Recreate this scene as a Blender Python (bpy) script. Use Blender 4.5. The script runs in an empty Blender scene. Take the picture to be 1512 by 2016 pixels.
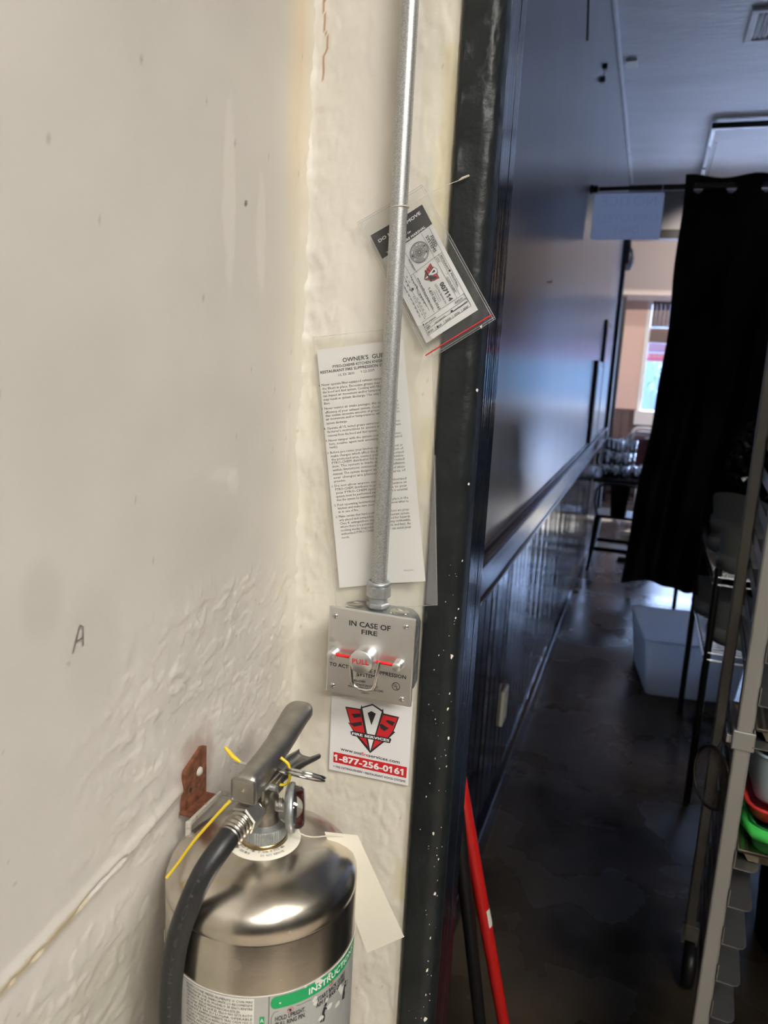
import bpy, bmesh, math, random
from mathutils import Vector, Matrix, noise
random.seed(7)
S = bpy.context.scene
COL = S.collection
# ------------------------------------------------------------------ camera
cam = bpy.data.cameras.new('camera')
cam_o = bpy.data.objects.new('camera', cam)
COL.objects.link(cam_o)
RX = (0.94392, 0.32520, 0.05190)
FWD = (-0.311, 0.932, -0.188)
cam.sensor_fit = 'HORIZONTAL'
cam.sensor_width = 36.0
cam.lens = 1500.0 / 1512.0 * 36.0
cam.clip_start = 0.02
cam.clip_end = 200
fw = Vector(FWD).normalized()
rx = (Vector(RX) - fw * Vector(RX).dot(fw)).normalized()
up = rx.cross(fw)
cam_o.matrix_world = Matrix(((rx.x, up.x, -fw.x, 0), (rx.y, up.y, -fw.y, 0), (rx.z, up.z, -fw.z, 1.52), (0, 0, 0, 1)))
cam.dof.use_dof = True
cam.dof.focus_distance = 0.84
cam.dof.aperture_fstop = 9.5
S.camera = cam_o
# ------------------------------------------------------------------ world, sun, exposure
S.view_settings.view_transform = 'Standard'
S.view_settings.look = 'None'
S.view_settings.gamma = 1
S.view_settings.use_curve_mapping = False
S.view_settings.exposure = 0.0
W = bpy.data.worlds.new('world')
S.world = W
W.use_nodes = True
bgn = W.node_tree.nodes['Background']
bgn.inputs[0].default_value = (0.45, 0.61, 1.0, 1)
bgn.inputs[1].default_value = SKY_STRENGTH = 52.0
sun = bpy.data.lights.new('sun', 'SUN')
sun.energy = 24.0
sun.angle = 0.01
sun.color = (1.0, 0.94, 0.85)
sun_o = bpy.data.objects.new('sun', sun)
sun_o.location = (2, 18, 12)
sun_o.rotation_euler = Vector((-0.22, -0.84, -0.46)).to_track_quat('-Z', 'Y').to_euler()
COL.objects.link(sun_o)
KITCHEN_LAMP = 34.0
# ------------------------------------------------------------------ materials
MATS = {}
def mat(name, col, rough=0.5, metal=0.0, var=0.0, vscale=8.0, bump=0.0, bscale=60.0, stretch=(1, 1, 1), spec=0.5,
        col2=None, emit=0.0, coat=0.0, thresh=None, detail=4.0, rvar=0.0, bdist=0.002):
    m = bpy.data.materials.new(name)
    m.use_nodes = True
    nt = m.node_tree
    b = nt.nodes['Principled BSDF']
    b.inputs['Base Color'].default_value = (*col, 1)
    b.inputs['Roughness'].default_value = rough
    b.inputs['Metallic'].default_value = metal
    b.inputs['Specular IOR Level'].default_value = spec
    b.inputs['Coat Weight'].default_value = coat
    if emit:
        b.inputs['Emission Color'].default_value = (*col, 1)
        b.inputs['Emission Strength'].default_value = emit
    if var or bump or col2 or rvar:
        tc = nt.nodes.new('ShaderNodeTexCoord')
        mp = nt.nodes.new('ShaderNodeMapping')
        mp.inputs['Scale'].default_value = stretch
        nt.links.new(tc.outputs['Object'], mp.inputs[0])
    if var or col2 or rvar:
        n = nt.nodes.new('ShaderNodeTexNoise')
        n.inputs['Scale'].default_value = vscale
        n.inputs['Detail'].default_value = detail
        nt.links.new(mp.outputs[0], n.inputs['Vector'])
        r = nt.nodes.new('ShaderNodeValToRGB')
        lo, hi = thresh or (0.3, 0.7)
        r.color_ramp.elements[0].position = lo
        r.color_ramp.elements[1].position = hi
        c2 = col2 or tuple(min(1, c * (1 + var)) for c in col)
        c1 = col if col2 else tuple(c * (1 - var) for c in col)
        r.color_ramp.elements[0].color = (*c1, 1)
        r.color_ramp.elements[1].color = (*c2, 1)
        nt.links.new(n.outputs['Fac'], r.inputs[0])
        if var or col2:
            nt.links.new(r.outputs[0], b.inputs['Base Color'])
        if rvar:
            mr = nt.nodes.new('ShaderNodeMapRange')
            mr.inputs['To Min'].default_value = max(0, rough - rvar)
            mr.inputs['To Max'].default_value = min(1, rough + rvar)
            nt.links.new(n.outputs['Fac'], mr.inputs['Value'])
            nt.links.new(mr.outputs[0], b.inputs['Roughness'])
    if bump:
        n2 = nt.nodes.new('ShaderNodeTexNoise')
        n2.inputs['Scale'].default_value = bscale
        n2.inputs['Detail'].default_value = 5
        nt.links.new(mp.outputs[0], n2.inputs['Vector'])
        bp = nt.nodes.new('ShaderNodeBump')
        bp.inputs['Strength'].default_value = bump
        bp.inputs['Distance'].default_value = bdist
        nt.links.new(n2.outputs['Fac'], bp.inputs['Height'])
        nt.links.new(bp.outputs[0], b.inputs['Normal'])
    MATS[name] = m
    return m

def plaster(name, col):
    """painted plaster: a colour attribute holds stains and scuffs"""
    m = mat(name, col, rough=0.42, bump=0.35, bscale=95, bdist=0.0012, var=0.035, vscale=9)
    nt = m.node_tree
    b = nt.nodes['Principled BSDF']
    src = b.inputs['Base Color'].links[0].from_socket
    at = nt.nodes.new('ShaderNodeAttribute')
    at.attribute_name = 'stain'
    mx = nt.nodes.new('ShaderNodeMix')
    mx.data_type = 'RGBA'
    mx.blend_type = 'MULTIPLY'
    mx.inputs[0].default_value = 1
    nt.links.new(src, mx.inputs[6])
    nt.links.new(at.outputs['Color'], mx.inputs[7])
    nt.links.new(mx.outputs[2], b.inputs['Base Color'])
    return m

def clear(name, tint=(1, 1, 1), gloss=0.12, rough=0.05, haze=0.0):
    """thin clear plastic or glass: transparent with a fresnel gloss and a little haze"""
    m = bpy.data.materials.new(name)
    m.use_nodes = True
    nt = m.node_tree
    nt.nodes.remove(nt.nodes['Principled BSDF'])
    out = nt.nodes['Material Output']
    tr = nt.nodes.new('ShaderNodeBsdfTransparent')
    tr.inputs[0].default_value = (*tint, 1)
    gl = nt.nodes.new('ShaderNodeBsdfGlossy')
    gl.inputs['Roughness'].default_value = rough
    fr = nt.nodes.new('ShaderNodeLayerWeight')
    fr.inputs[0].default_value = gloss
    mx = nt.nodes.new('ShaderNodeMixShader')
    nt.links.new(fr.outputs['Fresnel'], mx.inputs[0])
    nt.links.new(tr.outputs[0], mx.inputs[1])
    nt.links.new(gl.outputs[0], mx.inputs[2])
    last = mx
    if haze:
        df = nt.nodes.new('ShaderNodeBsdfDiffuse')
        df.inputs[0].default_value = (0.9, 0.9, 0.9, 1)
        m2 = nt.nodes.new('ShaderNodeMixShader')
        m2.inputs[0].default_value = haze
        nt.links.new(mx.outputs[0], m2.inputs[1])
        nt.links.new(df.outputs[0], m2.inputs[2])
        last = m2
    nt.links.new(last.outputs[0], out.inputs[0])
    MATS[name] = m
    return m

def translucent(name, col, trans=0.5, rough=0.35):
    m = bpy.data.materials.new(name)
    m.use_nodes = True
    nt = m.node_tree
    b = nt.nodes['Principled BSDF']
    b.inputs['Base Color'].default_value = (*col, 1)
    b.inputs['Roughness'].default_value = rough
    t = nt.nodes.new('ShaderNodeBsdfTranslucent')
    t.inputs[0].default_value = (*col, 1)
    mx = nt.nodes.new('ShaderNodeMixShader')
    mx.inputs[0].default_value = trans
    nt.links.new(b.outputs[0], mx.inputs[1])
    nt.links.new(t.outputs[0], mx.inputs[2])
    nt.links.new(mx.outputs[0], nt.nodes['Material Output'].inputs[0])
    MATS[name] = m
    return m

plaster('plaster_grey', (0.60, 0.565, 0.515))
plaster('plaster_cream', (0.72, 0.68, 0.585))
mat('black_gloss', (0.012, 0.015, 0.016), rough=0.42, spec=0.35, bump=0.6, bscale=55, bdist=0.003, var=0.25, vscale=30)
mat('black_wood', (0.006, 0.008, 0.012), rough=0.13, spec=0.4, bump=0.5, bscale=160, stretch=(1, 1, 0.04), bdist=0.002)
mat('chip', (0.78, 0.74, 0.66), rough=0.7)
mat('wall_paint', (0.23, 0.23, 0.245), rough=0.29, spec=0.5, bump=0.25, bscale=26, stretch=(1, 1, 0.35), bdist=0.003, var=0.12, vscale=3)
mat('wainscot', (0.005, 0.006, 0.009), rough=0.13, spec=0.16, bump=0.12, bscale=120, stretch=(1, 1, 0.05))
mat('rail_paint', (0.026, 0.020, 0.024), spec=0.25, rough=0.25, bump=0.2, bscale=80)
mat('ceiling_paint', (0.66, 0.68, 0.72), rough=0.5, bump=0.4, bscale=18, var=0.10, vscale=2.0, bdist=0.01, stretch=(0.6, 2, 1))
mat('kitchen_ceiling', (0.75, 0.73, 0.68), rough=0.8)
mat('concrete', (0.020, 0.0155, 0.010), rough=0.27, spec=0.18, col2=(0.105, 0.080, 0.054), vscale=2.2, thresh=(0.36, 0.78), bump=0.45, bscale=14, detail=11, rvar=0.20, bdist=0.004)
mat('kitchen_tile', (0.42, 0.36, 0.30), rough=0.5, var=0.1, vscale=5)
mat('galvanised', (0.34, 0.35, 0.35), rough=0.42, metal=0.8, col2=(0.56, 0.57, 0.565), vscale=1700, thresh=(0.44, 0.56), detail=1, stretch=(1, 1, 0.6))
mat('zinc', (0.42, 0.44, 0.45), rough=0.42, metal=0.8, var=0.1, vscale=200)
mat('brushed_steel', (0.80, 0.80, 0.79), rough=0.36, metal=1.0, bump=0.12, bscale=500, stretch=(1, 1, 0.03), bdist=0.0006, var=0.05, vscale=20)
mat('bright_steel', (0.72, 0.71, 0.68), rough=0.20, metal=1.0)
mat('tank_steel', (0.62, 0.57, 0.49), rough=0.25, metal=1.0, bump=0.05, bscale=260, var=0.12, vscale=40, rvar=0.06, bdist=0.0006)
mat('dull_steel', (0.40, 0.385, 0.35), rough=0.42, metal=1.0, var=0.15, vscale=60, bump=0.1, bscale=220)
mat('valve_metal', (0.40, 0.37, 0.32), rough=0.30, metal=1.0, var=0.25, vscale=90, bump=0.15, bscale=300)
mat('brass', (0.42, 0.33, 0.18), rough=0.3, metal=1.0)
mat('rust', (0.075, 0.024, 0.012), rough=0.75, col2=(0.27, 0.10, 0.045), vscale=120, bump=0.5, bscale=300, detail=8)
mat('painted_metal', (0.55, 0.52, 0.46), rough=0.5, col2=(0.22, 0.13, 0.08), vscale=90, thresh=(0.55, 0.68))
mat('rubber', (0.016, 0.017, 0.018), rough=0.42, bump=0.15, bscale=240)
mat('hose_print', (0.06, 0.06, 0.058), rough=0.6)
mat('yellow_plastic', (0.80, 0.58, 0.03), rough=0.35)
mat('paper', (0.80, 0.795, 0.80), rough=0.65)
mat('sticker', (0.80, 0.79, 0.79), rough=0.32)
mat('cream_paper', (0.78, 0.74, 0.63), rough=0.6)
mat('ink', (0.022, 0.022, 0.025), rough=0.6)
mat('ink_soft', (0.13, 0.125, 0.12), rough=0.7)
mat('ink_red', (0.62, 0.025, 0.03), rough=0.4)
mat('white_ink', (0.85, 0.85, 0.85), rough=0.5)
mat('red_rod', (0.75, 0.015, 0.02), rough=0.12, coat=0.4)
mat('gauge_red', (0.50, 0.06, 0.045), rough=0.4)
mat('label_silver', (0.44, 0.44, 0.42), rough=0.42, metal=0.25)
mat('label_white', (0.66, 0.64, 0.58), rough=0.5)
mat('label_green', (0.005, 0.32, 0.10), rough=0.4)
mat('string', (0.66, 0.62, 0.52), rough=0.8)
mat('red_pole', (0.50, 0.012, 0.010), rough=0.35)
mat('black_plastic', (0.008, 0.008, 0.009), rough=0.4)
mat('white_plastic', (0.72, 0.71, 0.68), rough=0.4)
mat('outlet', (0.70, 0.66, 0.55), rough=0.4)
mat('curtain', (0.0035, 0.0037, 0.006), rough=0.62, bump=0.3, bscale=300, spec=0.3)
mat('rod', (0.006, 0.006, 0.007), rough=0.3)
translucent('sign_back', (0.80, 0.84, 0.92), 0.8)
translucent('sign_ghost', (0.72, 0.76, 0.84), 0.8)
mat('rack_alu', (0.29, 0.285, 0.275), rough=0.45, metal=0.7, var=0.12, vscale=7, bump=0.12, bscale=90, stretch=(1, 1, 0.4))
mat('runner_alu', (0.15, 0.15, 0.147), rough=0.38, metal=0.75, var=0.08, vscale=40)
mat('pan_metal', (0.62, 0.55, 0.42), rough=0.28, metal=1.0, var=0.1, vscale=25)
mat('steam_pan', (0.5, 0.49, 0.47), rough=0.3, metal=1.0)
mat('tub_blue', (0.30, 0.40, 0.45), rough=0.4)
mat('tub_red', (0.50, 0.03, 0.025), rough=0.35)
mat('lid_green', (0.05, 0.50, 0.08), rough=0.35)
mat('dark_green', (0.01, 0.13, 0.03), rough=0.4)
mat('mesh_wire', (0.12, 0.11, 0.09), rough=0.4, metal=0.9)
mat('chrome', (0.55, 0.56, 0.58), rough=0.15, metal=1.0)
mat('shelf_black', (0.010, 0.010, 0.011), rough=0.28)
mat('seat_plastic', (0.26, 0.28, 0.265), rough=0.42, bump=0.15, bscale=150)
mat('box_navy', (0.012, 0.016, 0.06), rough=0.5)
mat('bag_black', (0.006, 0.006, 0.007), rough=0.18)
translucent('bin_plastic', (0.90, 0.93, 0.97), 0.72)
mat('table_top', (0.022, 0.016, 0.014), rough=0.22)
mat('black_iron', (0.008, 0.008, 0.009), rough=0.35)
mat('chair_pad', (0.085, 0.025, 0.020), rough=0.45)
mat('chair_frame', (0.80, 0.78, 0.76), rough=0.25)
clear('glass', (0.90, 0.93, 0.95), 0.45, 0.03)
clear('pane', (0.96, 0.97, 0.98), 0.2, 0.02)
clear('sleeve', (0.96, 0.96, 0.94), 0.16, 0.10, 0.10)
clear('film_edge_highlight', (0.9, 0.9, 0.9), 0.3, 0.1, 0.35)  # plastic edge, white haze mixed in to imitate its highlight
clear('zip_plastic', (0.90, 0.91, 0.91), 0.22, 0.07, 0.06)
mat('sauce_red', (0.55, 0.03, 0.02), rough=0.3)
mat('dark_trim', (0.010, 0.012, 0.014), rough=0.35)
mat('peach_wall', (0.74, 0.52, 0.42), rough=0.6)
mat('beige_wall', (0.58, 0.49, 0.43), rough=0.6)
mat('soffit', (0.5, 0.52, 0.58), rough=0.5)
mat('panel_brown', (0.13, 0.085, 0.075), rough=0.45)
mat('window_white', (0.80, 0.80, 0.78), rough=0.4)
for i, c in enumerate([(0.85, 0.72, 0.42), (0.55, 0.27, 0.07), (0.20, 0.11, 0.08), (0.42, 0.24, 0.18)]):
    translucent('slat_%d' % i, c, 0.028)
translucent('banner_lilac', (0.50, 0.42, 0.85), 0.015)
translucent('banner_pink', (0.75, 0.22, 0.48), 0.015)
mat('pavement', (0.35, 0.34, 0.33), rough=0.8)
mat('facade_blue', (0.003, 0.010, 0.022), rough=0.6, col2=(0.008, 0.026, 0.038), vscale=0.8)
mat('facade_window', (0.03, 0.045, 0.06), rough=0.4)
mat('leaf', (0.006, 0.035, 0.028), rough=0.5)
mat('bark', (0.08, 0.05, 0.03), rough=0.8)
mat('frame_dark', (0.014, 0.012, 0.011), rough=0.3)
mat('lamp_frame', (0.8, 0.8, 0.78), rough=0.5)
mat('lamp', (1.0, 0.965, 0.90), emit=KITCHEN_LAMP)
mat('vent_white', (0.80, 0.81, 0.84), rough=0.5)
mat('vent_dark', (0.012, 0.012, 0.013), rough=0.5)
mat('concrete_post', (0.3, 0.3, 0.3))

# ------------------------------------------------------------------ mesh helpers
class MB:
    """collects shapes; build() links them as ONE mesh object"""
    def __init__(s):
        s.v = []; s.f = []; s.sm = []
    def add(s, v, f, smooth=False):
        o = len(s.v)
        s.v += [tuple(p) for p in v]
        s.f += [tuple(i + o for i in q) for q in f]
        s.sm += [smooth] * len(f)
        return s
    def box(s, x0, y0, z0, x1, y1, z1, bev=0.0, m=None, seg=2):
        bm = bmesh.new()
        bmesh.ops.create_cube(bm, size=1)
        for v in bm.verts:
            v.co = Vector(((x0 + x1) / 2 + v.co.x * (x1 - x0), (y0 + y1) / 2 + v.co.y * (y1 - y0), (z0 + z1) / 2 + v.co.z * (z1 - z0)))
        if bev:
            bmesh.ops.bevel(bm, geom=bm.edges[:], offset=bev, segments=seg, profile=0.5, affect='EDGES')
        return s.bm(bm, m)
    def bm(s, bm, m=None, smooth=False):
        bm.verts.index_update()
        v = [(m @ q.co) if m else q.co.copy() for q in bm.verts]
        f = [[q.index for q in p.verts] for p in bm.faces]
        bm.free()
        return s.add(v, f, smooth)
    def tube(s, pts, r, n=12, caps=True, smooth=True, closed=False):
        pts = [Vector(p) for p in pts]
        rs = r if isinstance(r, (list, tuple)) else [r] * len(pts)
        k = len(pts)
        t0 = (pts[1] - pts[0]).normalized()
        u = t0.orthogonal().normalized()
        vv = []
        prev = t0
        for i, p in enumerate(pts):
            if closed:
                t = (pts[(i + 1) % k] - pts[i - 1]).normalized()
            elif i == 0: t = t0
            elif i == k - 1: t = (pts[-1] - pts[-2]).normalized()
            else: t = (pts[i + 1] - pts[i - 1]).normalized()
            q = prev.rotation_difference(t)
            u = q @ u
            u = (u - t * u.dot(t)).normalized()
            prev = t
            w = t.cross(u)
            for j in range(n):
                a = 2 * math.pi * j / n
                vv.append(p + (u * math.cos(a) + w * math.sin(a)) * rs[i])
        ff = []
        for i in range(k if closed else k - 1):
            for j in range(n):
                a = i * n + j; b = i * n + (j + 1) % n
                i2 = (i + 1) % k
                ff.append((a, b, i2 * n + (j + 1) % n, i2 * n + j))
        s.add(vv, ff, smooth)
        if caps and not closed:
            s.add(vv[:n], [tuple(range(n))[::-1]])
            s.add(vv[-n:], [tuple(range(n))])
        return s
    def lathe(s, prof, org=(0, 0, 0), axis=(0, 0, 1), n=48, a0=0.0, a1=2 * math.pi, smooth=True):
        ax = Vector(axis).normalized()
        if abs(ax.z) > 0.999:
            u, w = Vector((1, 0, 0)), Vector((0, 1, 0)) * (1 if ax.z > 0 else -1)
        else:
            u = Vector((0, 0, 1)).cross(ax).normalized(); w = ax.cross(u)
        full = abs(a1 - a0 - 2 * math.pi) < 1e-6
        m = n if full else n + 1
        vv = []
        for r, z in prof:
            for j in range(m):
                a = a0 + (a1 - a0) * j / n
                vv.append(Vector(org) + ax * z + (u * math.cos(a) + w * math.sin(a)) * r)
        ff = []
        for i in range(len(prof) - 1):
            for j in range(n):
                j2 = (j + 1) % m
                ff.append((i * m + j, i * m + j2, (i + 1) * m + j2, (i + 1) * m + j))
        return s.add(vv, ff, smooth)
    def cyl(s, p0, p1, r, n=24, r2=None):
        p0, p1 = Vector(p0), Vector(p1)
        L = (p1 - p0).length
        r2 = r if r2 is None else r2
        return s.lathe([(0.0, 0), (r, 0)], p0, p1 - p0, n, smooth=False).lathe([(r, 0), (r2, L)], p0, p1 - p0, n).lathe([(r2, L), (0.0, L)], p0, p1 - p0, n, smooth=False)
    def hexnut(s, p0, p1, r, rot=0.0):
        p0, p1 = Vector(p0), Vector(p1); L = (p1 - p0).length; b = r * 0.1
        return s.lathe([(0, 0), (r - b, 0), (r, b), (r, L - b), (r - b, L), (0, L)], p0, p1 - p0, 6, rot, rot + 2 * math.pi, smooth=False)
    def sphere(s, c, r, n=16, sc=(1, 1, 1)):
        bm = bmesh.new()
        bmesh.ops.create_uvsphere(bm, u_segments=n, v_segments=max(6, n // 2), radius=r)
        return s.bm(bm, Matrix.Translation(c) @ Matrix.Diagonal((*sc, 1)), True)
    def poly(s, pts, t=None):
        """flat polygon; t = thickness vector"""
        n = len(pts)
        pts = [Vector(p) for p in pts]
        if t is None:
            return s.add(pts, [tuple(range(n))])
        t = Vector(t)
        b = [p + t for p in pts]
        f = [tuple(range(n)), tuple(range(2 * n - 1, n - 1, -1))]
        f += [(i, n + i, n + (i + 1) % n, (i + 1) % n) for i in range(n)]
        return s.add(pts + b, f)
    def grid(s, fn, nu, nv, smooth=True):
        v = [fn(i / nu, j / nv) for j in range(nv + 1) for i in range(nu + 1)]
        f = [(j * (nu + 1) + i, j * (nu + 1) + i + 1, (j + 1) * (nu + 1) + i + 1, (j + 1) * (nu + 1) + i) for j in range(nv) for i in range(nu)]
        return s.add(v, f, smooth)
    def mesh(s, name):
        me = bpy.data.meshes.new(name)
        me.from_pydata(s.v, [], s.f)
        me.polygons.foreach_set('use_smooth', s.sm)
        me.update()
        return me
    def build(s, name, m, parent=None, fix=True):
        me = s.mesh(name)
        if fix:
            bm = bmesh.new(); bm.from_mesh(me)
            bmesh.ops.recalc_face_normals(bm, faces=bm.faces[:])
            bm.to_mesh(me); bm.free()
        return link(name, me, m, parent)

def link(name, me, m, parent=None):
    o = bpy.data.objects.new(name, me)
    if m is not None and not me.materials:
        me.materials.append(MATS[m] if isinstance(m, str) else m)
    COL.objects.link(o)
    if parent is not None:
        o.parent = parent
        o.matrix_parent_inverse = Matrix.Translation(-parent.location)
    return o

def tag(o, label=None, cat=None, group=None, kind=None):
    if label: o['label'] = label
    if cat: o['category'] = cat
    if group: o['group'] = group
    if kind: o['kind'] = kind
    return o

def thing(name, loc, label, cat, group=None):
    o = bpy.data.objects.new(name, None)
    o.empty_display_size = 0.05
    o.location = loc
    COL.objects.link(o)
    return tag(o, label, cat, group)

def struct(o):
    o['kind'] = 'structure'
    return o

def shift_copy(root, loc, rotz=None, label=None):
    """a copy of a thing with copies of its parts and sub-parts"""
    r = root.copy(); COL.objects.link(r)
    r.location = loc
    if rotz is not None: r.rotation_euler = (0, 0, rotz)
    if label: r['label'] = label
    for c in list(root.children):
        d = c.copy(); COL.objects.link(d); d.parent = r
        for g in list(c.children):
            e = g.copy(); COL.objects.link(e); e.parent = d
    return r

# ------------------------------------------------------------------ lettering
def _font(texts, bold=0.0, res=2):
    obs = []
    for t in texts:
        c = bpy.data.curves.new('t', 'FONT')
        c.body = t; c.size = 1; c.resolution_u = res
        c.offset = bold
        c.fill_mode = 'FRONT'
        o = bpy.data.objects.new('t', c)
        COL.objects.link(o); obs.append(o)
    bpy.context.view_layer.update()
    dg = bpy.context.evaluated_depsgraph_get()
    out = []
    for o in obs:
        ev = o.evaluated_get(dg)
        me = ev.to_mesh()
        out.append(([v.co.copy() for v in me.vertices], [tuple(p.vertices) for p in me.polygons]))
        ev.to_mesh_clear()
    for o in obs:
        c = o.data
        bpy.data.objects.remove(o); bpy.data.curves.remove(c)
    return out
_H = max(v.y for v in _font(['H'])[0][0])

def _islands(vs, fs):
    p = list(range(len(vs)))
    def find(i):
        while p[i] != i:
            p[i] = p[p[i]]; i = p[i]
        return i
    for f in fs:
        for k in f[1:]: p[find(k)] = find(f[0])
    g = {}
    for i in range(len(vs)): g.setdefault(find(i), []).append(vs[i])
    return g.values()

def lettering(name, rows, m, parent, place, bold=0.0, res=2):
    """rows of (text, a0, b0, a1, b1, cap): the baseline runs from (a0, b0) to (a1, b1) in the sheet's own coordinates; place(a, b) -> 3D"""
    mb = MB()
    for row, (vs, fs) in zip(rows, _font([r[0] for r in rows], 0.0, res)):
        if not vs: continue
        txt, a0, b0, a1, b1, cap = row
        lo = min(v.x for v in vs); hi = max(v.x for v in vs)
        if all(ch in '0123456789-/ ' for ch in txt):        # give the plain stroke of a 1 its flag
            flags = []
            for isl in _islands(vs, fs):
                x0 = min(v.x for v in isl); x1 = max(v.x for v in isl); y0 = min(v.y for v in isl); y1 = max(v.y for v in isl)
                if y1 - y0 > .5 * _H and x1 - x0 < .26 * (y1 - y0): flags.append((x0, y1))
            for x0, y1 in flags:
                o = len(vs)
                vs = vs + [Vector((x0 + .02, y1, 0)), Vector((x0 - .14, y1 - .13, 0)), Vector((x0 - .14, y1 - .24, 0)), Vector((x0 + .02, y1 - .15, 0))]
                fs = fs + [(o, o + 1, o + 2, o + 3)]
        d = Vector((a1 - a0, b1 - b0)); L = d.length; d.normalize(); u = Vector((-d.y, d.x))
        sx = L / max(1e-6, hi - lo); sy = cap / _H
        o0 = Vector(place(a0, b0)); nrm = (Vector(place(a0 + d.x * 1e-3, b0 + d.y * 1e-3)) - o0).cross(Vector(place(a0 + u.x * 1e-3, b0 + u.y * 1e-3)) - o0).normalized()
        for k, (ox, oy) in enumerate(((-bold, -bold), (bold, -bold), (bold, bold), (-bold, bold)) if bold else ((0, 0),)):
            lift = nrm * (2e-5 * k)
            pts = []
            for v in vs:
                q = Vector((a0, b0)) + d * ((v.x + ox - lo) * sx) + u * ((v.y + oy) * sy)
                pts.append(Vector(place(q.x, q.y)) + lift)
            mb.add(pts, fs)
    return tag(mb.build(name, m, parent, fix=False), kind='stuff')

def on_y(y):
    return lambda a, b: (a, y, b)

def sstep(e0, e1, x):
    t = max(0.0, min(1.0, (x - e0) / (e1 - e0)))
    return t * t * (3 - 2 * t)
def N(x, y, z=0.0, o=3):
    return noise.fractal(Vector((x, y, z)), 0.8, 2.0, o)

def sheet(fnpos, us, vs, stain, name, m):
    """a wall face on an uneven grid with real relief; stain(u, v) -> colour kept in a colour attribute"""
    nu, nv = len(us), len(vs)
    verts = [fnpos(u, v) for v in vs for u in us]
    faces = [(j * nu + i, j * nu + i + 1, (j + 1) * nu + i + 1, (j + 1) * nu + i) for j in range(nv - 1) for i in range(nu - 1)]
    me = bpy.data.meshes.new(name)
    me.from_pydata(verts, [], faces)
    me.polygons.foreach_set('use_smooth', [True] * len(faces))
    ca = me.color_attributes.new('stain', 'FLOAT_COLOR', 'POINT')
    flat = []
    for v in vs:
        for u in us:
            flat += [*stain(u, v), 1.0]
    ca.data.foreach_set('color', flat)
    return link(name, me, m)
def lin(a, b, step):
    n = max(1, int(round((b - a) / step)))
    return [a + (b - a) * i / n for i in range(n + 1)]

def smooth_path(P_, k=6):
    out = []
    for i in range(len(P_) - 1):
        p0 = P_[max(0, i - 1)]; p1 = P_[i]; p2 = P_[i + 1]; p3 = P_[min(len(P_) - 1, i + 2)]
        for j in range(k):
            s = j / k
            out.append(.5 * ((2 * p1) + (p2 - p0) * s + (2 * p0 - 5 * p1 + 4 * p2 - p3) * s * s + (3 * p1 - p0 - 3 * p2 + p3) * s ** 3))
    return out + [P_[-1]]
# ------------------------------------------------------------------ lettering and print layouts, in metres on their own wall planes
BOX_TEXT = [('IN CASE OF', -0.28587, 1.23552, -0.2378, 1.23629, 0.00574), ('FIRE', -0.27101, 1.22759, -0.2526, 1.22809, 0.00516), ('TO ACTUATE FIRE SUPPRESSION', -0.30764, 1.18426, -0.21702, 1.18446, 0.00413), ('SYSTEM', -0.27391, 1.1778, -0.25287, 1.17859, 0.00413), ('PYRO-CHEM', -0.28096, 1.1704, -0.26382, 1.17112, 0.00229), ('ONE STANTON STREET', -0.28205, 1.16625, -0.24853, 1.16737, 0.00229), ('MARINETTE WI 54143-2542', -0.28383, 1.16286, -0.24211, 1.16408, 0.00229), ('FORM No.', -0.26762, 1.1581, -0.25815, 1.15894, 0.00126)]
STICKER_TEXT = [('www.sos', -0.30482, 1.06091, -0.27855, 1.06055, 0.00412), ('services.com', -0.2689, 1.06038, -0.22978, 1.06038, 0.00412), ('+ FIRE EXTINGUISHERS', -0.31354, 1.03678, -0.27578, 1.03743, 0.00266), ('• RESTAURANT HOOD SYSTEMS', -0.27414, 1.03726, -0.22123, 1.03817, 0.00266)]
STICKER_RED = [('fire', -0.27814, 1.0605, -0.26945, 1.06039, 0.00412)]
STICKER_WHITE = [('1-877-256-0161', -0.31046, 1.04663, -0.22466, 1.04722, 0.00751), ('FIRE SERVICES', -0.29076, 1.08474, -0.24402, 1.08572, 0.00291)]
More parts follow.
